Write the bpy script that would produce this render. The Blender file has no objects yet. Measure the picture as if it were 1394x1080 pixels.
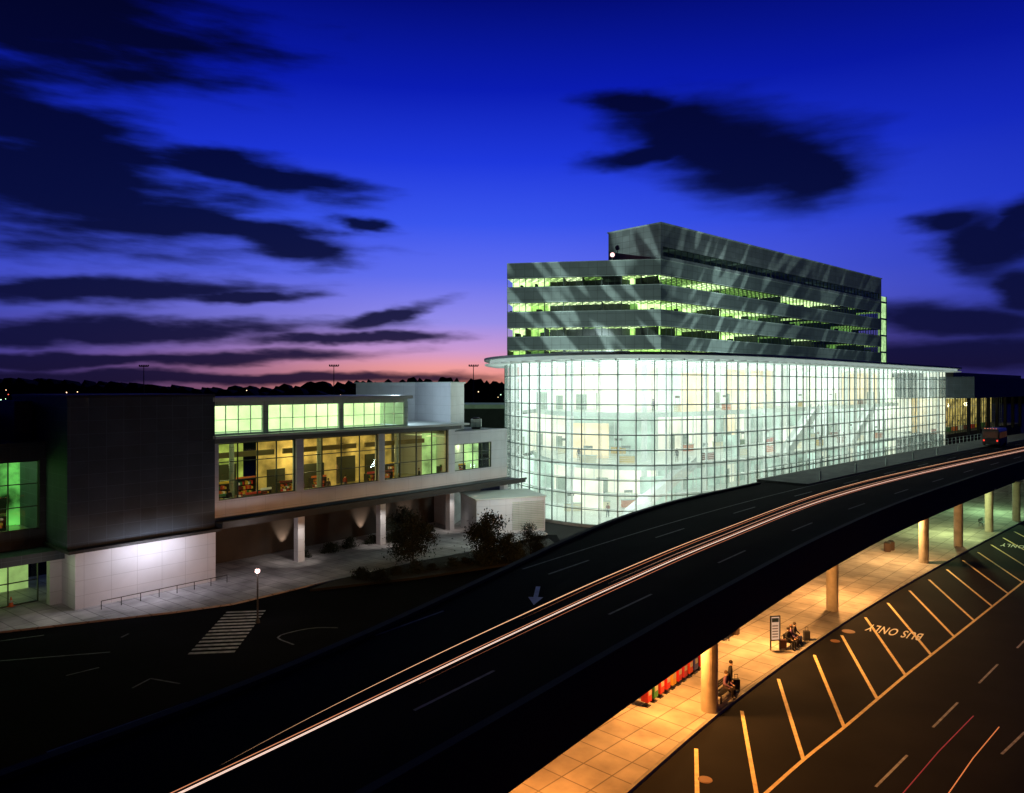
import bpy, bmesh, math, random
from mathutils import Vector, Matrix
random.seed(7)
S=bpy.context.scene
S.view_settings.view_transform='Standard'
S.view_settings.look='None'
S.view_settings.exposure=0
COL=S.collection
H=16.5
def px(u,v,z=0.0):
    d=(H-z)*1000.0/(v-527.0); return ((u-697)/1000.0*d,d)
def lin(r,g,b):
    f=lambda c:(c/255.0/12.92 if c/255.0<=0.04045 else ((c/255.0+0.055)/1.055)**2.4)
    return (f(r),f(g),f(b),1)
# ---------------------------------------------------------------- materials
def newmat(name):
    m=bpy.data.materials.new(name); m.use_nodes=True
    nt=m.node_tree; return m,nt,nt.nodes,nt.links,nt.nodes['Principled BSDF']
def nosample(m):
    try: m.cycles.emission_sampling='NONE'
    except Exception: pass
def mat(name,col,rough=0.6,metal=0.0,emit=None,es=0.0,var=0.15,vs=0.6,bump=0.0):
    m,nt,N,L,P=newmat(name)
    P.inputs['Roughness'].default_value=rough; P.inputs['Metallic'].default_value=metal
    tc=N.new('ShaderNodeTexCoord'); no=N.new('ShaderNodeTexNoise'); no.inputs['Scale'].default_value=vs; no.inputs['Detail'].default_value=6
    L.new(tc.outputs['Object'],no.inputs['Vector'])
    mr=N.new('ShaderNodeMapRange'); mr.inputs['To Min'].default_value=1-var; mr.inputs['To Max'].default_value=1+var
    mr.inputs['From Min'].default_value=.3; mr.inputs['From Max'].default_value=.7
    L.new(no.outputs['Fac'],mr.inputs['Value'])
    mx=N.new('ShaderNodeVectorMath'); mx.operation='SCALE'; mx.inputs[0].default_value=col[:3]
    L.new(mr.outputs[0],mx.inputs['Scale']); L.new(mx.outputs[0],P.inputs['Base Color'])
    if emit:
        P.inputs['Emission Color'].default_value=tuple(emit[:3])+(1,); P.inputs['Emission Strength'].default_value=es
        if var>0:
            mm=N.new('ShaderNodeMath'); mm.operation='MULTIPLY'; mm.inputs[1].default_value=es
            L.new(mr.outputs[0],mm.inputs[0]); L.new(mm.outputs[0],P.inputs['Emission Strength'])
        nosample(m)
    if bump>0:
        b=N.new('ShaderNodeBump'); b.inputs['Strength'].default_value=bump; b.inputs['Distance'].default_value=.02
        n2=N.new('ShaderNodeTexNoise'); n2.inputs['Scale'].default_value=30; L.new(tc.outputs['Object'],n2.inputs['Vector'])
        L.new(n2.outputs['Fac'],b.inputs['Height']); L.new(b.outputs[0],P.inputs['Normal'])
    return m
def mat_panel(name,col,w,h,seam=0.35,rough=0.5,metal=0.0,offset=0.0,ms=0.03,var=0.12,rot=0.0,stain=0.2):
    m,nt,N,L,P=newmat(name)
    P.inputs['Roughness'].default_value=rough; P.inputs['Metallic'].default_value=metal
    uv=N.new('ShaderNodeUVMap'); mp=N.new('ShaderNodeMapping'); mp.inputs['Rotation'].default_value=(0,0,rot)
    L.new(uv.outputs[0],mp.inputs[0])
    br=N.new('ShaderNodeTexBrick'); br.offset=offset; br.squash=1
    br.inputs['Scale'].default_value=1; br.inputs['Brick Width'].default_value=w; br.inputs['Row Height'].default_value=h
    br.inputs['Mortar Size'].default_value=ms; br.inputs['Mortar Smooth'].default_value=.2
    c=Vector(col[:3])
    br.inputs['Color1'].default_value=tuple(c*(1-var))+(1,); br.inputs['Color2'].default_value=tuple(c*(1+var))+(1,)
    br.inputs['Mortar'].default_value=tuple(c*seam)+(1,)
    L.new(mp.outputs[0],br.inputs['Vector'])
    no=N.new('ShaderNodeTexNoise'); no.inputs['Scale'].default_value=.5; no.inputs['Detail'].default_value=8
    L.new(mp.outputs[0],no.inputs['Vector'])
    mr=N.new('ShaderNodeMapRange'); mr.inputs['From Min'].default_value=.3; mr.inputs['From Max'].default_value=.7
    mr.inputs['To Min'].default_value=1-stain; mr.inputs['To Max'].default_value=1+stain
    L.new(no.outputs['Fac'],mr.inputs['Value'])
    mx=N.new('ShaderNodeVectorMath'); mx.operation='SCALE'
    L.new(br.outputs['Color'],mx.inputs[0]); L.new(mr.outputs[0],mx.inputs['Scale']); L.new(mx.outputs[0],P.inputs['Base Color'])
    b=N.new('ShaderNodeBump'); b.inputs['Strength'].default_value=.4; b.inputs['Distance'].default_value=.02; b.invert=True
    L.new(br.outputs['Fac'],b.inputs['Height']); L.new(b.outputs[0],P.inputs['Normal'])
    return m
def mat_emit(name,col,s):
    m,nt,N,L,P=newmat(name); P.inputs['Base Color'].default_value=tuple(col[:3])+(1,)
    P.inputs['Emission Color'].default_value=tuple(col[:3])+(1,); P.inputs['Emission Strength'].default_value=s
    nosample(m); return m
def mat_glass(name,tint,refl=0.06,milk=0.0,rough=.02):
    m,nt,N,L,P=newmat(name); N.remove(P); out=N['Material Output']
    tr=N.new('ShaderNodeBsdfTransparent'); tr.inputs[0].default_value=tuple(tint)+(1,)
    gl=N.new('ShaderNodeBsdfGlossy'); gl.inputs['Roughness'].default_value=rough; gl.inputs['Color'].default_value=(.9,.95,1,1)
    fr=N.new('ShaderNodeLayerWeight'); fr.inputs['Blend'].default_value=.25
    ma=N.new('ShaderNodeMath'); ma.operation='MULTIPLY_ADD'; ma.inputs[1].default_value=.4; ma.inputs[2].default_value=refl
    L.new(fr.outputs['Fresnel'],ma.inputs[0])
    mx=N.new('ShaderNodeMixShader'); L.new(ma.outputs[0],mx.inputs[0]); L.new(tr.outputs[0],mx.inputs[1]); L.new(gl.outputs[0],mx.inputs[2])
    last=mx
    if milk>0:
        tl=N.new('ShaderNodeBsdfTranslucent'); tl.inputs[0].default_value=(.9,1,.95,1)
        m2=N.new('ShaderNodeMixShader'); m2.inputs[0].default_value=milk
        L.new(mx.outputs[0],m2.inputs[1]); L.new(tl.outputs[0],m2.inputs[2]); last=m2
    L.new(last.outputs[0],out.inputs[0]); return m
def mat_ceiling(name,base,col,s,w,l,rot=0.0,gap=.75):
    m,nt,N,L,P=newmat(name); P.inputs['Base Color'].default_value=tuple(base)+(1,)
    uv=N.new('ShaderNodeUVMap'); mp=N.new('ShaderNodeMapping'); mp.inputs['Rotation'].default_value=(0,0,rot); L.new(uv.outputs[0],mp.inputs[0])
    br=N.new('ShaderNodeTexBrick'); br.offset=0.5; br.inputs['Scale'].default_value=1
    br.inputs['Brick Width'].default_value=l; br.inputs['Row Height'].default_value=w; br.inputs['Mortar Size'].default_value=w*gap/2; br.inputs['Mortar Smooth'].default_value=0
    L.new(mp.outputs[0],br.inputs['Vector'])
    mr=N.new('ShaderNodeMapRange'); mr.inputs['To Min'].default_value=s; mr.inputs['To Max'].default_value=s*.12
    L.new(br.outputs['Fac'],mr.inputs['Value']); P.inputs['Emission Color'].default_value=tuple(col)+(1,)
    L.new(mr.outputs[0],P.inputs['Emission Strength']); nosample(m); return m

M={}
M['asphalt']=mat('asphalt',(.009,.0085,.0085),.95,var=.4,vs=.35,bump=.3)
M['asphalt_dark']=mat('plaza_asphalt',(.003,.003,.0045),1.0,var=.4,vs=.3)
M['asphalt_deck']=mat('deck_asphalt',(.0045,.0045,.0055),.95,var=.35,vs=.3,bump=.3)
M['asphalt'].node_tree.nodes['Principled BSDF'].inputs['Specular IOR Level'].default_value=.2
for k_ in ('asphalt_dark','asphalt_deck'): M[k_].node_tree.nodes['Principled BSDF'].inputs['Specular IOR Level'].default_value=.03
M['ground']=mat('ground_soil',(.004,.0045,.005),1.0,var=.4,vs=.05)
M['pave']=mat_panel('concrete_paving',(.40,.36,.31),1.5,1.5,.45,.8,rot=.75,ms=.035,stain=.35)
M['pave_plaza']=mat_panel('plaza_paving',(.38,.36,.37),2.4,1.2,.5,.8,rot=.65,ms=.04,stain=.4)
M['kerb']=mat('kerb_concrete',(.28,.27,.25),.85,var=.2,vs=2)
M['concrete']=mat('column_concrete',(.5,.43,.34),.8,var=.2,vs=1.5,bump=.2)
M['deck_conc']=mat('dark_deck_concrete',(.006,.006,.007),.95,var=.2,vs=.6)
M['paint']=mat('white_road_paint',(.5,.5,.48),.7,var=.4,vs=3)
M['paint_dim']=mat('worn_road_paint',(.07,.07,.08),.7,var=.6,vs=3)
M['paint_arrow']=mat('arrow_paint',(.6,.65,.8),.7,var=.15,vs=3)
M['paint_yel']=mat('yellow_road_paint',(.98,.74,.34),.7,var=.2,vs=3)
M['spandrel']=mat_panel('grey_metal_panels',(.19,.235,.225),1.45,1.22,.5,.6,.0,ms=.03,var=.06,stain=.12)
M['penthouse']=mat_panel('penthouse_panels',(.20,.23,.23),1.4,1.0,.5,.6,.0,ms=.03)
M['darkpanel']=mat_panel('charcoal_panels',(.040,.056,.074),1.25,1.0,1.8,.7,.0,ms=.02,var=.12)
M['whitepanel']=mat_panel('white_metal_panels',(.62,.63,.67),1.9,1.1,.74,.5,.0,ms=.018,var=.02,stain=.07)
M['lightpanel']=mat_panel('pale_metal_panels',(.45,.53,.49),1.5,1.1,.5,.5,.0,ms=.02,var=.05)
M['roof']=mat('roof_membrane',(.14,.16,.16),.8,var=.25,vs=.4)
M['roofedge']=mat('white_roof_edge',(.55,.6,.58),.6,var=.05)
M['mull_dark']=mat('dark_mullion',(.035,.05,.045),.5,.3,var=.0)
M['mull_grey']=mat('grey_green_mullion',(.10,.145,.135),.5,0,var=.0)
M['mull_white']=mat('white_steel',(.85,.88,.87),.5,0,var=.05)
M['glass']=mat_glass('clear_glass',(.88,.98,.9),.02)
M['glass_hall']=mat_glass('hall_glass',(.93,1,.98),.02,.24)
M['glass_dark']=mat_glass('tinted_glass',(.85,.96,.8),.015,rough=.25)
M['dark']=mat('dark_metal',(.02,.02,.022),.6,.0,var=.1)
M['void']=mat('dark_room',(.02,.025,.02),.9)
# ---------------------------------------------------------------- mesh builder
class B:
    def __init__(s): s.v=[];s.f=[];s.m=[]
    def face(s,pts,m=0):
        i=len(s.v); s.v+= [tuple(p) for p in pts]; s.f.append(tuple(range(i,i+len(pts)))); s.m.append(m)
    def box(s,c,a,b,w,m=0):
        c,a,b,w=map(Vector,(c,a,b,w)); i=len(s.v)
        for k in range(8): s.v.append(tuple(c+(a if k&1 else Vector((0,0,0)))+(b if k&2 else Vector((0,0,0)))+(w if k&4 else Vector((0,0,0)))))
        for q in ((0,2,3,1),(4,5,7,6),(0,1,5,4),(2,6,7,3),(0,4,6,2),(1,3,7,5)):
            s.f.append(tuple(i+x for x in q)); s.m.append(m)
    def ab(s,x0,x1,y0,y1,z0,z1,m=0): s.box((x0,y0,z0),(x1-x0,0,0),(0,y1-y0,0),(0,0,z1-z0),m)
    def cyl(s,p0,p1,r0,r1=None,n=10,m=0,cap=True):
        if r1 is None:r1=r0
        p0=Vector(p0);p1=Vector(p1);d=(p1-p0).normalized()
        a=d.orthogonal().normalized();b=d.cross(a);i=len(s.v)
        for p,r in((p0,r0),(p1,r1)):
            for k in range(n):
                t=2*math.pi*k/n; s.v.append(tuple(p+a*math.cos(t)*r+b*math.sin(t)*r))
        for k in range(n): s.f.append((i+k,i+(k+1)%n,i+n+(k+1)%n,i+n+k)); s.m.append(m)
        if cap: s.f.append(tuple(i+k for k in range(n-1,-1,-1)));s.m.append(m); s.f.append(tuple(i+n+k for k in range(n)));s.m.append(m)
    def prism(s,poly,z0,z1,m=0,mt=None,mb=None):
        i=len(s.v);n=len(poly)
        s.v+=[(p[0],p[1],z0) for p in poly]+[(p[0],p[1],z1) for p in poly]
        for k in range(n): s.f.append((i+k,i+(k+1)%n,i+n+(k+1)%n,i+n+k)); s.m.append(m)
        s.f.append(tuple(i+k for k in range(n-1,-1,-1)));s.m.append(m if mb is None else mb)
        s.f.append(tuple(i+n+k for k in range(n)));s.m.append(m if mt is None else mt)
    def loft(s,secs,m=0,closed=True,cap=True):
        i=len(s.v);n=len(secs[0])
        for q in secs: s.v+=[tuple(p) for p in q]
        for j in range(len(secs)-1):
            for k in range(n if closed else n-1):
                a=i+j*n+k;b=i+j*n+(k+1)%n; s.f.append((a,b,b+n,a+n)); s.m.append(m)
        if closed and cap:
            s.f.append(tuple(i+k for k in range(n-1,-1,-1)));s.m.append(m)
            e=i+(len(secs)-1)*n; s.f.append(tuple(e+k for k in range(n)));s.m.append(m)
    def sphere(s,c,r,n=10,m=0,sz=1):
        c=Vector(c);rings=max(4,n//2);secs=[]
        for j in range(rings+1):
            t=math.pi*j/rings; rr=max(r*math.sin(t),.0005)
            secs.append([c+Vector((rr*math.cos(2*math.pi*k/n),rr*math.sin(2*math.pi*k/n),-r*sz*math.cos(t))) for k in range(n)])
        s.loft(secs,m)
    def build(s,name,mats,parent=None,smooth=False,bevel=0,recalc=True):
        me=bpy.data.meshes.new(name); me.from_pydata(s.v,[],s.f)
        for k in mats: me.materials.append(k)
        for p,mi in zip(me.polygons,s.m): p.material_index=mi; p.use_smooth=smooth
        me.update()
        if recalc:
            bm=bmesh.new();bm.from_mesh(me);bmesh.ops.recalc_face_normals(bm,faces=bm.faces);bm.to_mesh(me);bm.free();me.update()
        uv=me.uv_layers.new(name='UVMap'); Z=Vector((0,0,1))
        for p in me.polygons:
            n=p.normal
            if abs(n.z)>.7:
                for li in p.loop_indices:
                    q=me.vertices[me.loops[li].vertex_index].co; uv.data[li].uv=(q.x,q.y)
            else:
                t=Z.cross(n).normalized()
                for li in p.loop_indices:
                    q=me.vertices[me.loops[li].vertex_index].co; uv.data[li].uv=(q.dot(t),q.z)
        o=bpy.data.objects.new(name,me); COL.objects.link(o)
        if bevel>0:
            md=o.modifiers.new('bev','BEVEL');md.width=bevel;md.segments=2;md.limit_method='ANGLE'
        if parent: attach(o,parent)
        return o
def worg(o):
    v=Vector(o.location)
    while o.parent: o=o.parent; v+=Vector(o.location)
    return v
def attach(o,parent):
    w=worg(parent); o.parent=parent; o.location=Vector(o.location)-w
def thing(name,label,cat,loc=(0,0,0),group=None):
    loc=tuple(loc)+(0,)*(3-len(loc))
    e=bpy.data.objects.new(name,None); e.empty_display_size=.5; e.location=loc; COL.objects.link(e)
    e['label']=label;e['category']=cat
    if group:e['group']=group
    return e
def tag(o,label,cat,group=None):
    o['label']=label;o['category']=cat
    if group:o['group']=group
    return o
def structure(o): o['kind']='structure'; return o
def copy_thing(r,loc,rot=0,scale=None,label=None):
    c=r.copy(); COL.objects.link(c); c.location=loc; c.rotation_euler=(0,0,rot)
    if scale: c.scale=(scale,)*3
    if label: c['label']=label
    def rec(a,b):
        for k in a.children:
            q=k.copy(); COL.objects.link(q); q.parent=b; rec(k,q)
    rec(r,c); return c
# ---------------------------------------------------------------- curves
def catmull(P,n=16):
    out=[];P=[Vector((p[0],p[1],0)) for p in P]
    P=[2*P[0]-P[1]]+P+[2*P[-1]-P[-2]]
    for i in range(1,len(P)-2):
        a,b,c,d=P[i-1],P[i],P[i+1],P[i+2]
        for k in range(n):
            t=k/n; out.append(.5*((2*b)+(c-a)*t+(2*a-5*b+4*c-d)*t*t+(3*b-a-3*c+d)*t**3))
    out.append(P[-2]); return out
def resample(L,step):
    out=[L[0].copy()];acc=0
    for i in range(1,len(L)):
        a=L[i-1];b=L[i];seg=(b-a).length;pos=0
        while acc+seg-pos>=step:
            pos+=step-acc; acc=0; out.append(a.lerp(b,pos/seg))
        acc+=seg-pos
    return out
def normals(L):
    r=[]
    for i in range(len(L)):
        d=(L[min(i+1,len(L)-1)]-L[max(i-1,0)]).normalized(); r.append(Vector((-d.y,d.x,0)))
    return r
class Frame:
    def __init__(s,p,d):
        s.p=Vector((p[0],p[1],0)); s.d=Vector((d[0],d[1],0)).normalized(); s.n=Vector((-s.d.y,s.d.x,0))
    def pt(s,a,z,dep=0): return s.p+s.d*a+s.n*dep+Vector((0,0,z))
    def box(s,b,a0,a1,z0,z1,d0,d1,m=0): b.box(s.pt(a0,z0,d0),s.d*(a1-a0),s.n*(d1-d0),Vector((0,0,z1-z0)),m)
    def quad(s,b,a0,a1,z0,z1,dep,m=0): b.face([s.pt(a0,z0,dep),s.pt(a1,z0,dep),s.pt(a1,z1,dep),s.pt(a0,z1,dep)],m)
    def flat(s,b,a0,a1,z,d0,d1,m=0): b.face([s.pt(a0,z,d0),s.pt(a1,z,d0),s.pt(a1,z,d1),s.pt(a0,z,d1)],m)
def window(F,a0,a1,z0,z1,nx,nz,parent,dep=.12,gm=None,fm=None,w=.07):
    g=B(); F.quad(g,a0,a1,z0,z1,dep+.05)
    go=g.build('window',[gm or M['glass']],parent,recalc=False)
    f=B()
    F.box(f,a0,a0+w,z0+w,z1-w,dep-.05,dep+.1);F.box(f,a1-w,a1,z0+w,z1-w,dep-.05,dep+.1)
    F.box(f,a0,a1,z0,z0+w,dep-.05,dep+.1);F.box(f,a0,a1,z1-w,z1,dep-.05,dep+.1)
    for i in range(1,nx):
        a=a0+(a1-a0)*i/nx; F.box(f,a-w/2,a+w/2,z0+w,z1-w,dep-.04,dep+.09)
    for j in range(1,nz):
        z=z0+(z1-z0)*j/nz; F.box(f,a0+w,a1-w,z-w/2,z+w/2,dep-.03,dep+.08)
    f.build('frame',[fm or M['mull_dark']],go); return go
def light(kind,loc,power,col,size=.3,aim=None,spot=None,name='lamp_and_fill_light',size_y=None):
    l=bpy.data.lights.new(name,kind); l.energy=power; l.color=col
    if kind=='AREA':
        l.size=size
        if size_y: l.shape='RECTANGLE'; l.size_y=size_y
    else: l.shadow_soft_size=size
    if spot: l.spot_size=math.radians(spot); l.spot_blend=.8
    o=bpy.data.objects.new(name,l); COL.objects.link(o); o.location=loc
    if aim: o.rotation_euler=(Vector(aim)-Vector(loc)).to_track_quat('-Z','Y').to_euler()
    return o
# ================================================================ GROUND
b=B(); b.face([(-4000,-400,0),(4000,-400,0),(4000,5000,0),(-4000,5000,0)]); structure(b.build('ground',[M['ground']]))
E=resample(catmull([(-30,-22),(-13,4),(-.46,20.8),(8.8,32.9),(20.8,47.7),(36.2,64.6),(65.2,93.5),(100,126),(150,170)]),2.0)
EN=normals(E)
def Wd(p):
    t=min(max((p.y-15)/40,0),1); return 8.8+6.8*t*t*(3-2*t)
ZD=6.5
via=thing('viaduct','dark elevated concrete roadway curving past the glass hall on round columns','bridge',(20.8,47.7,0))
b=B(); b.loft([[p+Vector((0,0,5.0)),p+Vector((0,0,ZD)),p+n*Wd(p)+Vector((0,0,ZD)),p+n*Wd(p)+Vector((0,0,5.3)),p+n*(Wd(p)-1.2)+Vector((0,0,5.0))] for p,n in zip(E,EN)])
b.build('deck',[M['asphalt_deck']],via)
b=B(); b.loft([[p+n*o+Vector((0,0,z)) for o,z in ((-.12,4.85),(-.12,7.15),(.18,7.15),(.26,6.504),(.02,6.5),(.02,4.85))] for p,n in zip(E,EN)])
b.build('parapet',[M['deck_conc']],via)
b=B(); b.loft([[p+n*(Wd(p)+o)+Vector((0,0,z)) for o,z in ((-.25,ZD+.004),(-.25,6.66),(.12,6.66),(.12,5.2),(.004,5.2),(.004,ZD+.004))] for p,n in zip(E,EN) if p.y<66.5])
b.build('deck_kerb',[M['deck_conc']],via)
b=B(); b.loft([[p+n*o+Vector((0,0,z)) for o,z in ((Wd(p)-4.3,ZD+.004),(Wd(p)-4.3,ZD+.15),(Wd(p)+1.2,ZD+.15),(Wd(p)+1.2,ZD-.3),(Wd(p)+.01,ZD-.3),(Wd(p)+.01,ZD+.004))] for p,n in zip(E,EN) if p.y>66])
b.build('walkway',[mat_panel('walkway_concrete',(.09,.10,.09),1.5,1.5,.5,.85,rot=.75)],via)
cols=[(10.0,37.2),(23.5,53.9),(38.4,68.5),(46,75.7),(54.1,83.3),(61.8,90.0),(70,97.8),(78.5,105.5)]
for c in cols:
    b=B(); b.cyl((c[0],c[1],.13),(c[0],c[1],4.7),.42,.42,24); b.cyl((c[0],c[1],4.7),(c[0],c[1],5.0),.42,.7,24)
    b.build('column',[M['concrete']],via,smooth=False)
for i in range(8,len(E)-20,7):
    p=E[i]+EN[i]*(Wd(E[i])-2); b=B(); b.cyl((p.x,p.y,.0),(p.x,p.y,5.0),.42,.42,20); b.build('column',[M['concrete']],via)
def stripq(b,p0,p1,w,z):
    p0=Vector((p0[0],p0[1],z));p1=Vector((p1[0],p1[1],z));d=(p1-p0).normalized();n=Vector((-d.y,d.x,0))*w/2
    b.face([p0-n,p1-n,p1+n,p0+n])
for o_,st in ((3.2,8),(9.3,22)):
    i=st
    while i<len(E)-8:
        b=B(); stripq(b,E[i]+EN[i]*o_,E[i+2]+EN[i+2]*o_,.12,ZD+.004); b.build('lane_dash',[M['paint_dim']],via,recalc=False); i+=6
b=B(); b.loft([[E[i]+EN[i]*11.0+Vector((0,0,ZD+.004)),E[i]+EN[i]*11.1+Vector((0,0,ZD+.004))] for i in range(34,len(E)-4)],closed=False); b.build('edge_line',[M['paint_dim']],via,recalc=False)
ac=Vector((1.15,35.2,ZD+.004)); ad=Vector((-.10,-1,0)).normalized(); an=Vector((-ad.y,ad.x,0))
P=lambda a,c:ac+ad*a*.85+an*c*.85
b=B(); b.face([P(-1.9,-.13),P(.3,-.13),P(.3,-.42),P(1.8,0),P(.3,.42),P(.3,.13),P(-1.9,.13)]); b.build('arrow_marking',[M['paint_arrow']],via,recalc=False)
# ================================================================ LIGHT STREAKS
def trail(pts,r,col,s,label='thin glowing streak of headlamp light above the roadway',tp=0):
    b=B(); secs=[];V=[Vector(p) for p in pts]
    for i,p in enumerate(V):
        d=(V[min(i+1,len(V)-1)]-V[max(i-1,0)]).normalized(); n=Vector((-d.y,d.x,0)).normalized()
        rr=r*(min(1,(i+.3)/tp) if tp else 1)
        secs.append([p+n*rr*math.cos(k*math.pi/3)+Vector((0,0,rr*math.sin(k*math.pi/3))) for k in range(6)])
    b.loft(secs); o=b.build('light_streak',[mat_emit('headlamp_glow',col,s)])
    tag(o,label,'light','streaks of headlamp light over the roads')
def dtrail(uv,z,r,col,s,sh=0,tp=0):
    pp=[px(u,v,ZD+z) for u,v in uv]; pp=resample(catmull(pp),1.0); nn=normals(pp)
    trail([p+n*sh+Vector((0,0,ZD+z)) for p,n in zip(pp,nn)],r,col,s,tp=tp)
main=[(215,1094),(400,1006),(560,929),(700,862),(840,797),(975,738),(1130,678),(1260,643),(1400,612)]
upp=[(300,1042),(420,978),(560,908),(700,842),(840,779),(975,724),(1130,668),(1260,636),(1400,607.5)]
dtrail(main,.7,.025,(1,.68,.54),1.0)
dtrail(main,.9,.011,(1,.38,.18),.6,.16)
dtrail(main[2:],.6,.012,(1,.3,.12),.45,-.28,tp=14)
dtrail(upp,.7,.020,(1,.52,.27),.9,tp=16)
dtrail(upp[3:],.7,.011,(1,.3,.1),.5,-.28,tp=12)
dtrail(main[4:],.7,.014,(1,.5,.3),.65,.5,tp=14)
def seg(a,c,z): 
    a=px(*a,z=z);c=px(*c,z=z); return [(a[0],a[1],z),((a[0]+c[0])/2-.05,(a[1]+c[1])/2+.05,z),(c[0],c[1],z)]
trail(seg((1225,1085),(1325,975),.8),.022,(.5,.04,.03),.4,'thin dim red streak of tail lamp light over the bus road')
trail(seg((1288,1085),(1360,990),.8),.02,(1,.28,.07),.7,'thin orange streak of lamp light over the bus road')
# ================================================================ BUS LEVEL
K=resample(catmull([(-30,-20),(-14,5),(-3.5,19.3),(4.8,29.8),(8.8,34.9),(12.4,39.2),(18.7,46.3),(28.8,57),(45,73),(63.5,90.7),(95,120),(150,168)]),2.0); KN=normals(K)
b=B(); b.loft([[p-n*70+Vector((0,0,.004)),p+n*.0+Vector((0,0,.004))] for p,n in zip(K,KN)],closed=False)
structure(b.build('bus_road',[M['asphalt']]))
b=B(); b.loft([[p+n*.18+Vector((0,0,.002)),p+n*.18+Vector((0,0,.13)),p+n*13+Vector((0,0,.13)),p+n*13+Vector((0,0,.002))] for p,n in zip(K,KN)])
structure(b.build('pavement',[M['pave']]))
b=B(); b.loft([[p+Vector((0,0,.0)),p+n*.02+Vector((0,0,.135)),p+n*.18+Vector((0,0,.135)),p+n*.18+Vector((0,0,.0))] for p,n in zip(K,KN)])
structure(b.build('kerb',[M['kerb']]))
inner=[(4.6,29.2),(8.4,33.5),(11.7,37.4),(15.05,41.5),(18.6,45.2),(21.9,48.8),(25.3,52.6),(28.7,56.1),(32.2,59.5),(35.7,62.9),(39.3,66.4),(42.9,69.9),(46.5,73.3),(50.1,76.8),(53.7,80.3),(57.3,83.8)]
outer=[(3.2,22.5),(6.6,26),(9.8,29.3),(12.9,32.5),(16.1,35.6),(19.3,38.8),(22.5,42),(25.8,45.2),(29.2,48.5),(32.6,51.8),(36.1,55.2),(39.6,58.6),(43.1,62),(46.6,65.5),(50.2,69),(53.8,72.5)]
b=B()
for a,c in zip(inner,outer): stripq(b,a,c,.18,.0085)
oc=resample(catmull([(-4,15)]+outer+[(70,88)]),1.5)
for p,q in zip(oc[:-1],oc[1:]): stripq(b,p,q,.16,.0125)
structure(b.build('stall_markings',[M['paint_yel']],recalc=False))
b=B()
for a,c in (((15,30.3),(17.7,32.9)),((20.4,35.6),(23.3,38.4)),((26,40.9),(28.9,43.7)),((31.9,46.4),(34.8,49.2)),((37.6,51.9),(40.5,54.7)),((43.4,57.4),(46.3,60.2)),((22.0,33.0),(24.5,35.1)),((27.5,38.2),(30.3,41)),((33,43.7),(36,46.5)),((38.8,49.3),(41.7,52))):
    stripq(b,a,c,.11,.0085)
structure(b.build('lane_markings',[M['paint']],recalc=False))
def text(body,center,xd,L_,h):
    c=bpy.data.curves.new('road_lettering','FONT'); c.body=body; c.align_x='CENTER'; c.align_y='CENTER'; c.offset=.015; c.space_character=1.15
    ob=bpy.data.objects.new('t',c); COL.objects.link(ob); dg=bpy.context.evaluated_depsgraph_get(); dg.update()
    me=bpy.data.meshes.new_from_object(ob.evaluated_get(dg)); bpy.data.objects.remove(ob)
    xs=[v.co.x for v in me.vertices]; ys=[v.co.y for v in me.vertices]
    xd=Vector((xd[0],xd[1],0)).normalized(); yd=Vector((-xd.y,xd.x,0)); cx=(min(xs)+max(xs))/2; cy=(min(ys)+max(ys))/2
    for v in me.vertices:
        a=(v.co.x-cx)/(max(xs)-min(xs))*L_; q=(v.co.y-cy)/(max(ys)-min(ys))*h
        v.co=Vector((center[0],center[1],.016))+xd*a+yd*q
    me.materials.clear(); me.materials.append(mat('lettering_paint',(.98,.95,.85),.7,var=.05))
    o=bpy.data.objects.new('road_lettering',me); COL.objects.link(o); structure(o)
text('BUS ONLY',px(1217,861),(-.78,.625),3.3,1.7)
text('BUS ONLY',px(1391,745),(-.76,.65),3.6,1.8)
def cover(c,z,r):
    b=B(); b.cyl((c[0],c[1],z),(c[0],c[1],z+.012),r,r,24); b.cyl((c[0],c[1],z+.012),(c[0],c[1],z+.02),r*.82,r*.82,24)
    tag(b.build('manhole_cover',[mat('cast_iron',(.25,.13,.06),.7)]),'round iron manhole cover set flush in the ground','manhole cover','manhole covers')
cover(px(1155,860),.006,.42); cover(px(1137,873),.006,.3); cover(px(960,1062),.006,.3)
# ================================================================ PLAZA
b=B(); b.prism([(-80,24),(-50,41.5),(-34.3,49.2),(-24.5,53.6),(-21.1,55.6),(-16.1,61.4),(-9,68.5),(-3,74.5),(4,82),(0,96),(-14,92),(-34,72),(-46,58),(-90,34)],.0,.13)
structure(b.build('plaza_pavement',[M['pave_plaza']]))
b=B(); b.face([(-80,-10,.002),(-6,14,.002),(2,38,.002),(6,60,.002),(5,82,.002),(-30,80,.002),(-90,40,.002)]); structure(b.build('road',[M['asphalt_dark']],recalc=False))
b=B()
for k in range(13):
    y=45.3+k*.69; x=-20.0-.075*k; b.face([(x,y,.008),(x+2.75,y+.35,.008),(x+2.72,y+.68,.008),(x-.03,y+.33,.008)])
structure(b.build('crosswalk_marking',[mat('crosswalk_paint',(.27,.26,.25),.7,var=.5,vs=2.5)],recalc=False))
b=B()
cl=[px(*q) for q in ((400,878),(378,868),(400,860),(430,855),(462,855))]
cl=resample(catmull(cl),.5)
for p,q in zip(cl[:-1],cl[1:]): stripq(b,p,q,.12,.008)
for a,c in (((90,920),(135,909)),((0,873),(60,865)),((180,937),(205,924)),((205,924),(245,931)),((0,900),(150,888)),((165,868),(175,863))): stripq(b,px(*a),px(*c),.12,.008)
structure(b.build('faded_marking',[M['paint_dim']],recalc=False))
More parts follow.
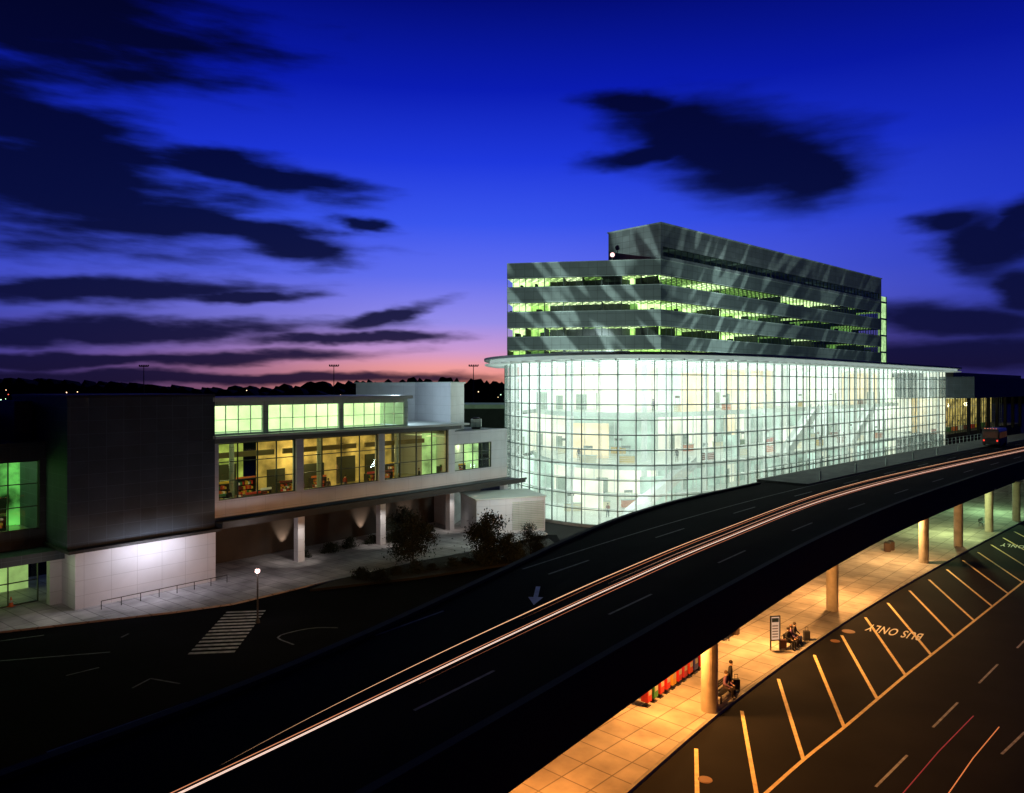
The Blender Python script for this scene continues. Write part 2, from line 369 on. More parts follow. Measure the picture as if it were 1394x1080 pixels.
# ================================================================ TERMINAL WING (concourse)
T=Frame((-25.5,62.5),(.85,1))
wing=thing('concourse_building','long two-storey glazed concourse with brightly lit rooms above a dark canopy','building',(-15,78,0))
b=B()
T.box(b,0,38.4,5.3,6.75,0,.4); T.box(b,0,38.4,5.0,5.3,.05,14,1)
T.box(b,0,30.2,11.65,12.1,-.1,14.0,1)
T.box(b,29.0,38.4,9.85,11.3,0,.4); T.box(b,35.5,38.4,6.75,9.85,0,.4); T.box(b,28.4,29.2,6.75,11.64,0,.4)
T.box(b,29.2,38.4,11.0,11.28,.4,12,1)
b.build('wall',[M['whitepanel'],M['roof']],wing)
b=B(); T.box(b,-.2,30.6,12.1,12.32,-1.0,14.2)
T.box(b,-.2,22.3,15.25,15.6,-.5,9); b.build('roof',[M['roofedge']],wing)
b=B(); T.box(b,-.0,40,4.62,5.0,-1.7,5); T.box(b,-.05,40.05,4.95,5.2,-1.85,-1.7); b.build('canopy',[M['dark']],wing)
b=B()
T.box(b,0,22,14.9,15.25,0,.35); T.box(b,0,22,12.32,12.42,0,.35); T.box(b,4.8,5.3,12.42,14.9,-.02,.35); T.box(b,13.1,13.6,12.42,14.9,-.02,.35); T.box(b,21.5,22,12.42,14.9,-.02,8); T.box(b,0,.1,12.42,14.9,-.02,8)
b.build('wall',[M['lightpanel']],wing)
for a0,a1,n in ((.1,4.8,4),(5.3,13.1,6),(13.6,21.5,6)): window(T,a0,a1,12.42,14.9,n,2,wing,fm=M['mull_white'],w=.05)
M['clere']=mat('clerestory_glow_wall',(.7,.8,.5),.8,emit=(.72,.94,.46),es=1.05,var=.35,vs=.25)  # wall emits its own glow in place of clerestory lamps
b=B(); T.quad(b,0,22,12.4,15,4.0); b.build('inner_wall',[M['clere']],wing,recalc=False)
b=B(); T.flat(b,.1,21.5,14.95,.4,4.0); b.build('ceiling',[mat_ceiling('clerestory_ceiling',(.8,.9,.7),(.85,1,.7),2.8,1.4,3,rot=-.87)],wing,recalc=False)
for s,w_ in ((0,.5),(8.1,.8),(17.9,.8),(28.0,.5)):
    b=B(); T.box(b,s+.02,s+w_,6.75,11.62,-.16,.5); b.build('pier',[M['whitepanel']],wing)
for a0,a1,n in ((.5,8.1,4),(8.9,17.9,4),(18.7,28.0,4)): window(T,a0,a1,6.75,11.62,n,3,wing,w=.075)
window(T,29.2,35.5,6.75,9.85,4,3,wing,w=.07)
M['int_warm']=mat('warm_glow_wall',(.5,.36,.15),.8,emit=(.78,.50,.10),es=.20,var=.85,vs=.45)  # room light is put into these inner walls as patchy emission
M['int_green']=mat('yellow_green_glow_wall',(.36,.42,.15),.8,emit=(.5,.62,.12),es=.24,var=.85,vs=.5)
M['int_floor']=mat('terrazzo_floor',(.36,.31,.16),.2,var=.1)
M['ceil_yel']=mat_ceiling('lit_ceiling',(.25,.24,.1),(.95,1,.42),2.8,2.4,3.0,rot=-.87,gap=.86)
M['ceil_org']=mat_ceiling('warm_lit_ceiling',(.3,.19,.07),(1,.74,.24),2.6,2.4,3.0,rot=-.87,gap=.84)
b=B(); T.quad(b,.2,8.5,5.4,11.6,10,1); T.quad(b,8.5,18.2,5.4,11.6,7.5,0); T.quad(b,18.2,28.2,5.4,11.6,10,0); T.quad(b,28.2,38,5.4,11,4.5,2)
b.build('inner_wall',[M['int_warm'],M['int_green'],mat('green_glow_wall',(.4,.5,.3),.8,emit=(.42,.68,.24),es=.6,var=.6,vs=.6)],wing,recalc=False)  # green wall is made to glow so its room looks lit
for s,w,h,d in ((1.2,2.6,3.0,9.9),(5,2.6,3.2,9.9),(9.6,2.0,2.6,7.4),(13,3.4,2.8,7.4),(19.5,3,3,9.9),(24,2.6,3,9.9)):
    b=B(); T.box(b,s,s+w,5.5,5.5+h,d-.2,d-.02); b.build('inner_opening',[mat('dim_opening',(.05,.05,.03),.8)],wing)
for s,w in ((.6,7.4),(9,8.8),(19,8.6)):
    b=B(); T.box(b,s,s+w,10.0,10.5,3.4,3.6); b.build('bulkhead',[mat('bulkhead_paint',(.22,.17,.08),.8)],wing)
for s in (3.4,12.8,23.0):
    b=B(); b.cyl(T.pt(s,5.5,3.0),T.pt(s,11.54,3.0),.22,n=12); b.build('column',[M['lightpanel']],wing)
b=B(); T.flat(b,.2,38.3,5.5,.45,12); b.build('floor',[M['int_floor']],wing,recalc=False)
b=B(); T.flat(b,.2,9,11.55,.45,10,0); T.flat(b,9,28.2,11.55,.45,10,1); T.flat(b,28.4,38,10.7,.45,8,0); b.build('ceiling',[M['ceil_yel'],M['ceil_org']],wing,recalc=False)
for s,p,c in ((4,210,(.95,1,.42)),(13,250,(1,.78,.32)),(23,230,(1,.8,.32)),(33,80,(.9,1,.5))): light('POINT',T.pt(s,9.3,5.4 if s<30 else 2.5),p,c,.6)
b=B(); T.box(b,0,39,.13,4.6,5,5.4); b.build('wall',[mat('dark_brick_wall',(.06,.048,.04),.9)],wing)
for s in (8.2,18.0,28.1,37.5):
    b=B(); T.box(b,s,s+.7,.13,4.6,-.3,.4); b.build('column',[M['whitepanel']],wing)
shopcols=[lin(180,40,25),lin(200,160,50),lin(50,100,50),lin(200,100,40),lin(220,210,180),lin(100,35,25)]
shopm=[mat('shop_fitting_glow',c[:3],.5,emit=c[:3],es=.16) for c in shopcols]  # goods, sign boards and desk counters self-glow faintly, imitating room light
def shop(F,s,z,dep,w,h,k):
    o=thing('shop_display','lit shop display shelves with coloured goods on the concourse floor','shop display',F.pt(s,z,dep),'shop displays inside the concourse')
    b=B(); F.box(b,s,s+w,z,z+.15,dep,dep+.7); F.box(b,s,s+.06,z+.15,z+h,dep,dep+.7); F.box(b,s+w-.06,s+w,z+.15,z+h,dep,dep+.7); F.box(b,s+.06,s+w-.06,z+h-.08,z+h,dep,dep+.7); F.box(b,s+.06,s+w-.06,z+.15,z+h-.08,dep+.62,dep+.7)
    b.build('shelf_frame',[M['dark']],o)
    b=B()
    for r in range(4):
        zz=z+.2+r*(h-.3)/4; x=s+.1
        while x<s+w-.25:
            ww=random.uniform(.08,.2); F.box(b,x,x+ww,zz,zz+random.uniform(.25,.45)*h/2.6,dep+.15,dep+.55,random.randrange(6)); x+=ww+.05
    b.build('goods',shopm,o)
    b=B(); F.box(b,s,s+w,z+h+.02,z+h+.22,dep+.05,dep+.15); b.build('sign_board',[shopm[k]],o)
for s,dep,w,h,k in ((.9,5,1.7,2.0,0),(2.9,5,1.4,1.9,1),(5.3,5.5,2.0,2.1,3),(1.2,2.2,1.3,1.2,2),(4.3,2.0,1.5,1.1,0),(6.4,3,1.1,1.2,4),(19,3,1.8,1.6,0),(21.4,3.5,1.5,1.5,5),(19.8,2.0,1.4,1.1,3),(24.2,6,2.0,2.0,1),(10,5.6,2.0,1.3,5),(14,5.9,1.8,1.4,3),(30,3.2,1.6,1.5,2),(32.6,2.9,1.4,1.4,1)):
    shop(T,s,5.52,dep,w,h,k)
# ---- charcoal block
blk=thing('stair_block','windowless charcoal panelled block over a floodlit white wall','building',(-29,60,0))
b=B(); T.box(b,-11.3,-.03,4.62,15.7,-.5,12); b.build('wall',[M['darkpanel']],blk)
b=B(); T.box(b,-11.35,.0,15.7,15.9,-.55,12.05); b.build('roof_edge',[M['dark']],blk)
b=B(); T.box(b,-10.8,-.02,.13,4.4,-.6,4.9); b.build('base_wall',[M['whitepanel']],blk)
b=B(); T.box(b,-11.5,0.0,4.4,4.62,-1.4,5); b.build('canopy',[M['dark']],blk)
light('AREA',T.pt(-5.4,4.3,-2.7),150,(.88,.87,1),5,T.pt(-5.4,2.2,-.4),size_y=.3)
rl=thing('pipe_railing','low dark pipe railing standing along the white wall','railing',T.pt(-6,0.13,-2.2))
b=B(); b.cyl(T.pt(-9.5,.75,-1.9),T.pt(.3,.75,-1.9),.03,n=6); b.build('rail',[M['dark']],rl)
for k in range(8):
    b=B(); b.cyl(T.pt(-9.5+k*1.4,.13,-1.9),T.pt(-9.5+k*1.4,.75,-1.9),.03,n=6); b.build('rail_post',[M['dark']],rl)
# ---- left wing
LW=Frame(T.pt(0,0,4)[:2],(.85,1))
lw=thing('terminal_wing','dark terminal wing with green lit glazing on two storeys','building',LW.pt(-20,0,5))
b=B(); 
LW.box(b,-50,-11,10.9,12.3,0,.4);LW.box(b,-50,-11,3.5,5.7,0,.4);LW.box(b,-11.7,-11,5.7,10.9,0,.4)
LW.box(b,-50,-11,12.0,12.3,.4,16,1);LW.box(b,-50,-11,5.0,5.2,.4,10,1)
b.build('wall',[M['darkpanel'],M['roof']],lw)
b=B(); LW.box(b,-50,-10.5,3.6,4.3,-2.5,0); b.build('canopy',[M['darkpanel']],lw)
for s in (-10.6,-14.8,-26): 
    b=B(); LW.box(b,s-1.0,s-.2,.13,3.5,-1.9,-1.2); b.build('column',[M['whitepanel']],lw)
for a in (-29.7,-23.7,-17.7): window(LW,a,a+5.95,5.7,10.9,3,3,lw,gm=M['glass'])
for a in (-29.7,-23.7,-17.7): window(LW,a,a+5.95,.15,3.5,3,2,lw,gm=M['glass'])
M['grn_wall']=mat('green_glow_interior',(.3,.6,.25),.8,emit=(.10,.46,.08),es=.7,var=.95,vs=.5)  # interior light painted into the wall as emission
b=B(); LW.quad(b,-50,-11,5.2,10.9,6); LW.quad(b,-50,-11,.13,3.5,5,1); b.build('inner_wall',[M['grn_wall'],mat('pale_green_glow_interior',(.4,.55,.3),.8,emit=(.38,.55,.18),es=.7,var=.5,vs=.4)],lw,recalc=False)  # pale lower wall also emits, standing in for lamps
b=B(); LW.flat(b,-50,-11.6,10.8,.45,6); b.build('ceiling',[mat_ceiling('green_lit_ceiling',(.3,.6,.3),(.65,1,.5),3.6,1.8,4,rot=-.87)],lw,recalc=False)
b=B(); LW.flat(b,-50,-11.6,5.25,.45,6); b.build('floor',[M['int_floor']],lw,recalc=False)
light('POINT',LW.pt(-18.5,8.0,5.0),30,(.5,1,.35),.5); light('POINT',LW.pt(-15,2.6,3.5),50,(.8,1,.4),.4)
for a_,c_,h_ in ((-15.6,-12.4,7.6),(-20,-17,8.2)):
    b=B(); LW.box(b,a_,c_,5.3,h_,5.4,5.8); b.build('inner_opening',[M['void']],lw)
shop(LW,-14.5,5.27,3.5,1.6,1.1,2)
b=B(); LW.box(b,-40,-13.5,12.3,14.6,5,14); LW.box(b,-12.8,-11.6,12.3,15.4,2,8)
tag(b.build('roof_plant_room',[M['darkpanel']]),'dark metal rooftop plant room on the terminal wing','plant room')
# ---- white plant enclosure behind concourse
pe=thing('plant_enclosure','pale panelled rooftop plant enclosure behind the concourse','building',(-14,98,0))
b=B(); b.prism([(-20.6,97),(-12.3,93),(-7.2,86),(-6,92),(-8,100),(-19,105)],0,16.95); b.build('wall',[M['whitepanel']],pe)
b=B(); b.prism([(-20.8,96.8),(-12.3,92.8),(-7.1,85.8),(-5.8,92),(-8,100.2),(-19,105.2)],16.95,17.1); b.build('roof_edge',[M['roofedge']],pe)
light('POINT',(-13,82,16),1000,(.7,.9,1),.4)  # unseen light added to brighten the plant enclosure
def acunit(x,y,z):
    o=thing('rooftop_ac_unit','small grey rooftop air handling unit with fan','air conditioner',(x,y,z),'air units on the roof')
    b=B(); b.ab(x,x+1.3,y,y+1.2,z+.2,z+1.2); b.build('casing',[M['lightpanel']],o,bevel=.03)
    b=B(); b.cyl((x+.65,y+.6,z+1.2),(x+.65,y+.6,z+1.4),.45,n=14); b.build('fan_hood',[M['dark']],o)
    b=B(); b.ab(x+.1,x+1.2,y+.1,y+1.1,z,z+.2); b.build('base',[M['dark']],o)
for s,d in ((30.5,4),(32.5,4.5),(35,3),(33,7)): q=T.pt(s,11.3,d); acunit(q.x,q.y,11.3)
vb=thing('entrance_vestibule','small white flat-roofed louvred vestibule box beside the glass hall','building',(0,84,0))
VF=Frame((-3.9,80.8),(1,.38))
b=B(); VF.box(b,0,8.2,.13,4.0,0,6); b.build('wall',[M['whitepanel']],vb); b=B(); VF.box(b,-.15,8.35,4.0,4.15,-.15,6.1); b.build('roof',[M['roofedge']],vb)
b=B()
for k in range(16): VF.box(b,4.2,8.0,.5+k*.2,.6+k*.2,-.09,-.003)
b.build('louvre',[M['lightpanel']],vb)
light('AREA',VF.pt(4,7,-7),420,(.85,1,.95),1.5,VF.pt(4,2.5,0))  # unseen area light added so the vestibule walls read pale
# ================================================================ GLASS HALL
G=resample(catmull([(0.3,118),(-.9,109),(-.5,100),(2.8,92),(9,86.4),(17,85.2),(26,89.5),(36,98),(48,110),(62,124),(76,138),(90,152)]),2.15); GN=normals(G)
hall=thing('glass_hall','bow-fronted glass curtain wall hall glowing mint white with thin oversailing roof','building',(25,105,0))
ZT=19.7; rows=11
for i in range(len(G)-1):
    b=B(); a,c=G[i],G[i+1]; b.face([(a.x,a.y,.3),(c.x,c.y,.3),(c.x,c.y,ZT),(a.x,a.y,ZT)]); b.build('window',[M['glass_hall']],hall,recalc=False)
b=B()
for p,n in zip(G,GN):
    t=Vector((n.y,-n.x,0)); b.box(p-n*.1-t*.04+Vector((0,0,.3)),t*.08,n*.16,Vector((0,0,ZT-.3)))
for j in range(rows+1):
    z=.3+(ZT-.3)*j/rows
    b.loft([[p+n*o+Vector((0,0,z+q)) for o,q in ((-.09,-.04),(-.09,.04),(.04,.04),(.04,-.04))] for p,n in zip(G,GN)])
b.build('mullion_frame',[M['mull_grey']],hall)
b=B()
for i in range(0,len(G),3):
    p,n=G[i],GN[i]; q=p+n*1.3; b.cyl(q+Vector((0,0,0)),q+Vector((0,0,ZT)),.13,n=8); 
    for j in range(0,rows+1): 
        z=.3+(ZT-.3)*j/rows; b.cyl(p+n*.1+Vector((0,0,z)),q+Vector((0,0,z)),.04,n=5,cap=False)
for i in range(1,len(G),1):
    if i%3:
        p,n=G[i],GN[i]; q=p+n*.9; b.cyl(q,q+Vector((0,0,ZT)),.045,n=5,cap=False)
for j in range(1,rows):
    z=.3+(ZT-.3)*j/rows; h_=.07 if j%2==0 else .035
    b.loft([[p+n*o+Vector((0,0,z+q)) for o,q in ((.9,-h_),(.9,h_),(1.2,h_),(1.2,-h_))] for p,n in zip(G,GN)])
b.build('steel_frame',[M['mull_white']],hall)
b=B(); b.loft([[p+n*o+Vector((0,0,z)) for o,z in ((-.2,0),(-.2,.3),(.3,.3),(.3,0))] for p,n in zip(G,GN)]); b.build('plinth',[M['kerb']],hall)
ro=[tuple((p-n*3.0)[:2]) for p,n in zip(G,GN)]; ro=[(-3.2,119)]+ro[1:]
roof_poly=ro+[(96,158),(88,178),(20,122),(3,128)]
b=B(); b.prism(roof_poly,20.15,20.45,0); 
ri=[tuple((p-n*2.2)[:2]) for p,n in zip(G,GN)]
b.prism([(-2.2,119)]+ri[1:]+[(92,157),(86,172),(21,116),(2,120)],19.72,20.14,1)
b.build('roof',[M['roofedge'],mat('glowing_white_soffit',(.7,.78,.74),.7,emit=(.75,.95,.88),es=.35,var=.1)],hall)  # soffit emits faintly, imitating light spilling from the hall
for p,n in zip(G,GN):
    b=B(); b.box(p-n*2.9-Vector((n.y,-n.x,0))*.05+Vector((0,0,19.5)),Vector((n.y,-n.x,0))*.1,n*2.8,Vector((0,0,.2))); b.build('roof_rib',[M['mull_white']],hall)
gi=lambda o:[tuple((p+n*o)[:2]) for p,n in zip(G,GN)]
M['hallfloor']=mat('pale_terrazzo',(.58,.62,.58),.3,var=.1)
M['hallceil']=mat_ceiling('hall_soffit_lights',(.7,.76,.7),(.93,1,.95),2.2,2.4,3.2,rot=-.75,gap=.7)
back=[(88,172.5),(22,112.8),(1.6,118)]
b=B(); b.prism(gi(.4)+back,.0,.15); b.build('floor',[M['hallfloor']],hall)
m1=[(3.2,117),(4.5,106),(7,99),(12,94.5),(18.5,93.5),(25.5,97),(35,106),(48,118),(62,132),(86,156)]
m1=[tuple(p[:2]) for p in resample(catmull(m1),3)]
m2=[(3.6,117),(6,107),(10,101),(16,98.6),(23,101),(33,110),(46,122),(60,136),(85,161)]
m2=[tuple(p[:2]) for p in resample(catmull(m2),3)]
b=B(); b.prism(m1+back,5.9,6.5,0,0,1); b.build('floor',[M['hallfloor'],M['hallceil']],hall)
b=B(); b.prism(m2+back,12.4,13.0,0,0,1); b.build('floor',[M['hallfloor'],M['hallceil']],hall)
b=B(); b.prism(gi(1.8)+back,19.5,19.6,1,1,1); b.build('ceiling',[M['hallfloor'],M['hallceil']],hall)
for ml,z in ((m1,6.5),(m2,13.0)):
    V=[Vector((p[0],p[1],0)) for p in ml]; nn=normals(V)
    b=B()
    for a_ in (.3,.55,.8,1.05): b.loft([[p+n*o+Vector((0,0,z+a_+q)) for o,q in ((.15,0),(.2,0),(.2,.035),(.15,.035))] for p,n in zip(V,nn)])
    b.build('guard_rail',[M['mull_white']],hall,recalc=False)
    b=B(); b.loft([[p-n*.06+Vector((0,0,z-.62)),p-n*.06+Vector((0,0,z+.05)),p-n*.01+Vector((0,0,z+.05)),p-n*.01+Vector((0,0,z-.62))] for p,n in zip(V,nn)])
    b.build('floor_edge',[mat('floor_fascia',(.5,.57,.53),.6)],hall)
wm=[mat('mint_glow_wall',(.72,.82,.77),.8,emit=(.72,.97,.86),es=.62,var=.3,vs=.2),mat('cream_glow_wall',(.78,.75,.62),.8,emit=(1,.97,.78),es=.66,var=.3,vs=.2),mat('amber_glow_wall',(.78,.6,.4),.8,emit=(1,.76,.45),es=.68,var=.3,vs=.25),mat('white_glow_wall',(.82,.87,.85),.8,emit=(.88,1,.95),es=.85,var=.2,vs=.2),mat('dim_glow_wall',(.36,.44,.4),.8,emit=(.40,.58,.48),es=.5,var=.5,vs=.3)]  # walls self-glow; room light and shade are put into emission and colour
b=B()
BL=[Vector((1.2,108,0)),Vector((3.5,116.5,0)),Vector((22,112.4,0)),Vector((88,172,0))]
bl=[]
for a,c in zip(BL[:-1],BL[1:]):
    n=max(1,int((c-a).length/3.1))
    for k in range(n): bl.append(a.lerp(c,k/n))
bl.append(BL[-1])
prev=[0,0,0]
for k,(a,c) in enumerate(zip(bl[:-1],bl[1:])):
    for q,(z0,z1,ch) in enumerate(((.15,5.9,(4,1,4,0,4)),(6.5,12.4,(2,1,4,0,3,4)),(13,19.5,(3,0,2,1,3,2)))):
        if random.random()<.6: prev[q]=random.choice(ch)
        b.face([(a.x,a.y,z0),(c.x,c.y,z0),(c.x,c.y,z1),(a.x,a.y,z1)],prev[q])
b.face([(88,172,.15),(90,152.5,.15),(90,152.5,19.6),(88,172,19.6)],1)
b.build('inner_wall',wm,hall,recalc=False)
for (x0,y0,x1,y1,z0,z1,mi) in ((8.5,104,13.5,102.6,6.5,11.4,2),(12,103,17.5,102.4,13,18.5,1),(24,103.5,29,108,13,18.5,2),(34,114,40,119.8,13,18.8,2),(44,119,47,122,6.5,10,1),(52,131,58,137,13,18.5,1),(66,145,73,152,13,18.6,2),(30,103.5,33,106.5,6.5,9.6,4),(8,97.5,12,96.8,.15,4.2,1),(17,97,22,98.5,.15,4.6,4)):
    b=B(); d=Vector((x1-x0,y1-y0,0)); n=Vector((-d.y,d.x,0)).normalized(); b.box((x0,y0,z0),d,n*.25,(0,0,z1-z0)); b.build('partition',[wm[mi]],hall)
b=B()
for k in range(0,len(bl)-1):
    a,c=bl[k],bl[k+1]; d=(c-a).normalized(); n=Vector((d.y,-d.x,0))
    for z0,z1 in ((.15,5.9),(6.5,12.4),(13,19.5)):
        b.box(a+n*.05+Vector((0,0,z0)),d*.12,n*.3,Vector((0,0,z1-z0)))
        if random.random()<.5:
            w=random.uniform(.8,1.8); h=random.uniform(2.1,2.7); b.box(a+d*.4+n*.1+Vector((0,0,z0)),d*w,n*.08,Vector((0,0,h)),1)
b.build('inner_pilaster',[M['mull_white'],mat('door_shade',(.32,.38,.33),.6)],hall)
mc=[Vector((8,104,0)),Vector((18,100,0)),Vector((28,107,0))]+[Vector((28+9.2*k,107+8.9*k,0)) for k in range(1,6)]
for p in mc:
    b=B(); b.cyl(p+Vector((0,0,.15)),p+Vector((0,0,19.5)),.4,n=16); b.build('column',[M['mull_white']],hall,smooth=False)
for p,z,pw,c_ in [((4.5,98),16,1150,0),((14,90.5),16.5,1150,0),((27,97),16.5,1150,0),((43,112),16.5,1200,0),((60,129),16.5,1200,0),((77,146),16.5,1150,0),((5,97),4.5,560,0),((16,89.5),4.5,560,0),((31,99),9,560,1),((48,116),9,560,1),((66,134),9,560,1)]:
    light('POINT',(p[0],p[1],z),pw,((.88,1,.95),(1,1,.9))[c_],.7)
scr=mat('grey_screen',(.14,.17,.16),.6)
def desk(p,z,rot,k,grp='desks inside the glass hall'):
    o=thing('service_desk','service desk with hanging screen in the glass hall','desk',(0,0,0),grp)
    b=B(); b.ab(-1.1,1.1,-.35,.35,0,1.0); b.build('counter',[shopm[k]],o,bevel=.04)
    b=B(); b.ab(-1.2,1.2,-.45,.45,1.0,1.06); b.build('counter_top',[M['lightpanel']],o)
    b=B(); b.ab(-.6,.6,.4,.46,1.9,2.25,0); b.cyl((-.5,.43,.0),(-.5,.43,1.9),.03,n=6); b.cyl((.5,.43,.0),(.5,.43,1.9),.03,n=6); b.build('screen',[scr],o)
    o.location=(p[0],p[1],z); o.rotation_euler=(0,0,rot); return o
for k in range(11): desk((9+k*6.2 if k>2 else 8+k*4,110.5 if k<3 else 99+k*5.4),6.5,.78 if k>2 else -.2,(4,5,1,3,4,2,0,1,4,5,4)[k])
for k in range(10): desk((14+k*6.5 if k>1 else 10+k*5,96.5 if k<2 else 88.5+k*6.3),6.5,.75 if k>1 else -.1,(4,1,5,4,3,4,1,5,4,3)[k])
for k in range(6): desk((24+k*9.4,105+k*9.0),13.0,.76,(4,3,4,1,4,5)[k])
for k in range(4): desk((8+k*4,97+k*1.5),.15,.2,(4,4,3,5)[k])
def escal(p,d,z0,z1,run):
    o=thing('escalator','pale escalator rising between floors inside the glass hall','escalator',p,'escalators inside the glass hall')
    d=Vector((d[0],d[1],0)).normalized(); n=Vector((-d.y,d.x,0)); P0=Vector((p[0],p[1],z0)); P1=P0+d*run+Vector((0,0,z1-z0)); s=Vector((0,0,1))
    b=B(); b.loft([[q+n*.7-s*.5,q-n*.7-s*.5,q-n*.7,q+n*.7] for q in (P0,P1)]); b.build('truss',[M['mull_white']],o)
    for sg_ in (-1,1):
        b=B(); b.loft([[q+n*(sg_*.62+.03)+s*.02,q+n*(sg_*.62-.03)+s*.02,q+n*(sg_*.62-.03)+s*.95,q+n*(sg_*.62+.03)+s*.95] for q in (P0,P1)]); b.build('balustrade',[M['mull_white']],o)
escal((14,90.5),(1,.55),.2,6.5,11); escal((40,108),(1,1),6.5,13,11); escal((58,126.5),(1,1),6.5,13,11)
# ================================================================ OFFICE TOWER
C=(23.1,114);A_=(-.8,118.3);R_=(87.0,173.0)
FL=Frame(A_,(C[0]-A_[0],C[1]-A_[1])); LL=(Vector(C)-Vector(A_)).length
FR=Frame(C,(R_[0]-C[0],R_[1]-C[1])); LR=(Vector(R_)-Vector(C)).length
tw=thing('office_tower','grey banded office block with green lit ribbon windows above the hall','building',(30,130,0))
foot=[A_,C,R_,tuple(FR.pt(LR,0,18)[:2]),tuple(FR.pt(6,0,18)[:2]),tuple(FL.pt(0,0,16)[:2])]
def inset(q):
    return [tuple(FL.pt(1,0,q)[:2]),tuple(FR.pt(-1,0,q+1)[:2]),tuple(FR.pt(LR-1,0,q)[:2]),tuple(FR.pt(LR-1,0,17)[:2]),tuple(FR.pt(6.5,0,17)[:2]),tuple(FL.pt(1,0,15)[:2])]
wins=[(21.9-.9,22.4),(24.55,26.0),(28.55,30.0),(32.5,33.95)]
sp=[(20.46,21.0),(22.4,24.55),(26.0,28.55),(30.0,32.5),(33.95,36.4)]
for z0,z1 in sp:
    b=B(); b.prism(foot,z0,z1); b.build('spandrel_band',[M['spandrel']],tw)
    e=B();
    for F,L0 in((FL,LL),(FR,LR)):
        F.box(e,0 if F is FL else .1,L0,z1-.12,z1-.003,-.1,-.002);F.box(e,0 if F is FL else .1,L0,z0+.003,z0+.1,-.08,-.002)
    e.build('trim',[M['lightpanel']],tw)
b=B(); b.prism([tuple(FR.pt(0,0,.01)[:2]),tuple(FR.pt(LR,0,.01)[:2]),tuple(FR.pt(LR,0,10.5)[:2]),tuple(FR.pt(0,0,10.5)[:2])],38.4,41.9); b.prism([tuple(FR.pt(0,0,3)[:2]),tuple(FR.pt(LR,0,3)[:2]),tuple(FR.pt(LR,0,10.5)[:2]),tuple(FR.pt(0,0,10.5)[:2])],36.4,38.4); FR.box(b,0,.6,36.4,38.4,.01,3); FR.box(b,LR-1,LR,36.4,38.4,.01,3); FR.box(b,.6,LR-1,36.4,36.9,.01,.3)
b.build('penthouse_wall',[M['penthouse']],tw)
b=B(); b.prism([tuple(FR.pt(-.15,0,-.15)[:2]),tuple(FR.pt(LR+.15,0,-.15)[:2]),tuple(FR.pt(LR+.15,0,10.65)[:2]),tuple(FR.pt(-.15,0,10.65)[:2])],41.9,42.1); b.build('roof_edge',[M['lightpanel']],tw)
b=B(); b.prism(inset(6),20.5,36.3); b.build('core_wall',[M['void']],tw)
tm=[M['void'],mat('dim_office_glow',(.2,.3,.12),.8,emit=(.10,.22,.05),es=1.1,var=.6,vs=.8),mat('mid_office_glow',(.4,.55,.2),.8,emit=(.45,.78,.20),es=1.15,var=.6,vs=.8),mat('bright_office_glow',(.6,.75,.4),.8,emit=(.72,1,.46),es=1.35,var=.5,vs=.8)]  # stepped self-glow in the office walls stands in for room lighting
cm=[M['void'],mat_ceiling('dim_office_ceiling',(.2,.3,.1),(.4,.7,.18),1.4,1.1,1.5,rot=-.75),mat_ceiling('office_ceiling_lights',(.35,.5,.2),(.75,1,.42),3.4,1.1,1.5,rot=-.75,gap=.82),mat_ceiling('bright_office_ceiling',(.5,.7,.3),(.85,1,.6),4.0,1.1,1.5,rot=-.75)]
patL=[[2,1,2,2,2,3,2,2],[3,2,2,3,1,2,3,2],[3,2,3,3,3,3,3,3],[3,3,2,3,1,0,2,3]]
wb=B();cb=B();db=B()
nL=8;nR=20
for r,(z0,z1) in enumerate(wins):
    for F,L0,n in((FL,LL,nL),(FR,LR,nR)):
        for k in range(n):
            a0=L0*k/n;a1=L0*(k+1)/n
            if F is FL: mi=patL[r][k]
            else:
                mi=random.choices([0,1,2,3],[.34,.38,.20,.08])[0]
                if r==3 and k<1: mi=3
                if r==3 and 9<=k<=14: mi=3 if k!=11 else 2
                if r==2 and 2<=k<=7: mi=3 if k%2 else 2
                if r==1 and k<5: mi=2
                if r==0: mi=2 if k<9 else 1
            F.quad(wb,a0,a1,z0-.0,z1,5.2 if k or F is FL else 6.0,mi)
            F.flat(cb,a0+.02,a1-.02,z1-.02,.3,5.1,mi)
            for _ in range(2):
                if random.random()<.5:
                    q=random.uniform(0,.8)*(a1-a0); F.box(db,a0+q,a0+q+random.uniform(.2,.9),z0-.0,z0+random.uniform(.3,.9),.9+random.random()*2,1.4+random.random()*2+.6)
            if random.random()<.4: F.box(db,a0+.02,a0+.14,z0,z1-.05,.5,5)
wb.build('inner_wall',tm,tw,recalc=False); cb.build('ceiling',cm,tw,recalc=False); db.build('partition',[M['void']],tw)
for r,(z0,z1) in enumerate(wins):
    for k in range(nL): window(FL,LL*k/nL,LL*(k+1)/nL-(.01),z0,z1,3,1,tw,gm=M['glass_dark'],w=.06)
    for k in range(nR//2): window(FR,LR*k*2/nR+(.15 if k==0 else 0),LR*(k*2+2)/nR-.01,z0,z1,6,1,tw,gm=M['glass_dark'],w=.06)
for k in range(10): window(FR,.6+(LR-1.6)*k/10,.6+(LR-1.6)*(k+1)/10-.01,36.9,38.4,5,1,tw,gm=M['glass_dark'],w=.08)
b=B(); FR.box(b,LR+.01,LR+4,20.46,38.0,.5,.8); b.build('end_wall',[mat('green_glow_end',(.2,.4,.15),.4,emit=(.5,.82,.34),es=.85,var=.45,vs=1.2)],tw)  # solid slab glows in place of lit rooms behind glass
b=B()
for k in range(5): FR.box(b,LR+.02,LR+4.1,20.6+k*3.95,21.0+k*3.95,.3,.48)
for k in (0,3): FR.box(b,LR+.02+k*1.3,LR+.14+k*1.3,20.5,38.1,.28,.46)
b.build('end_frame',[M['mull_grey']],tw)
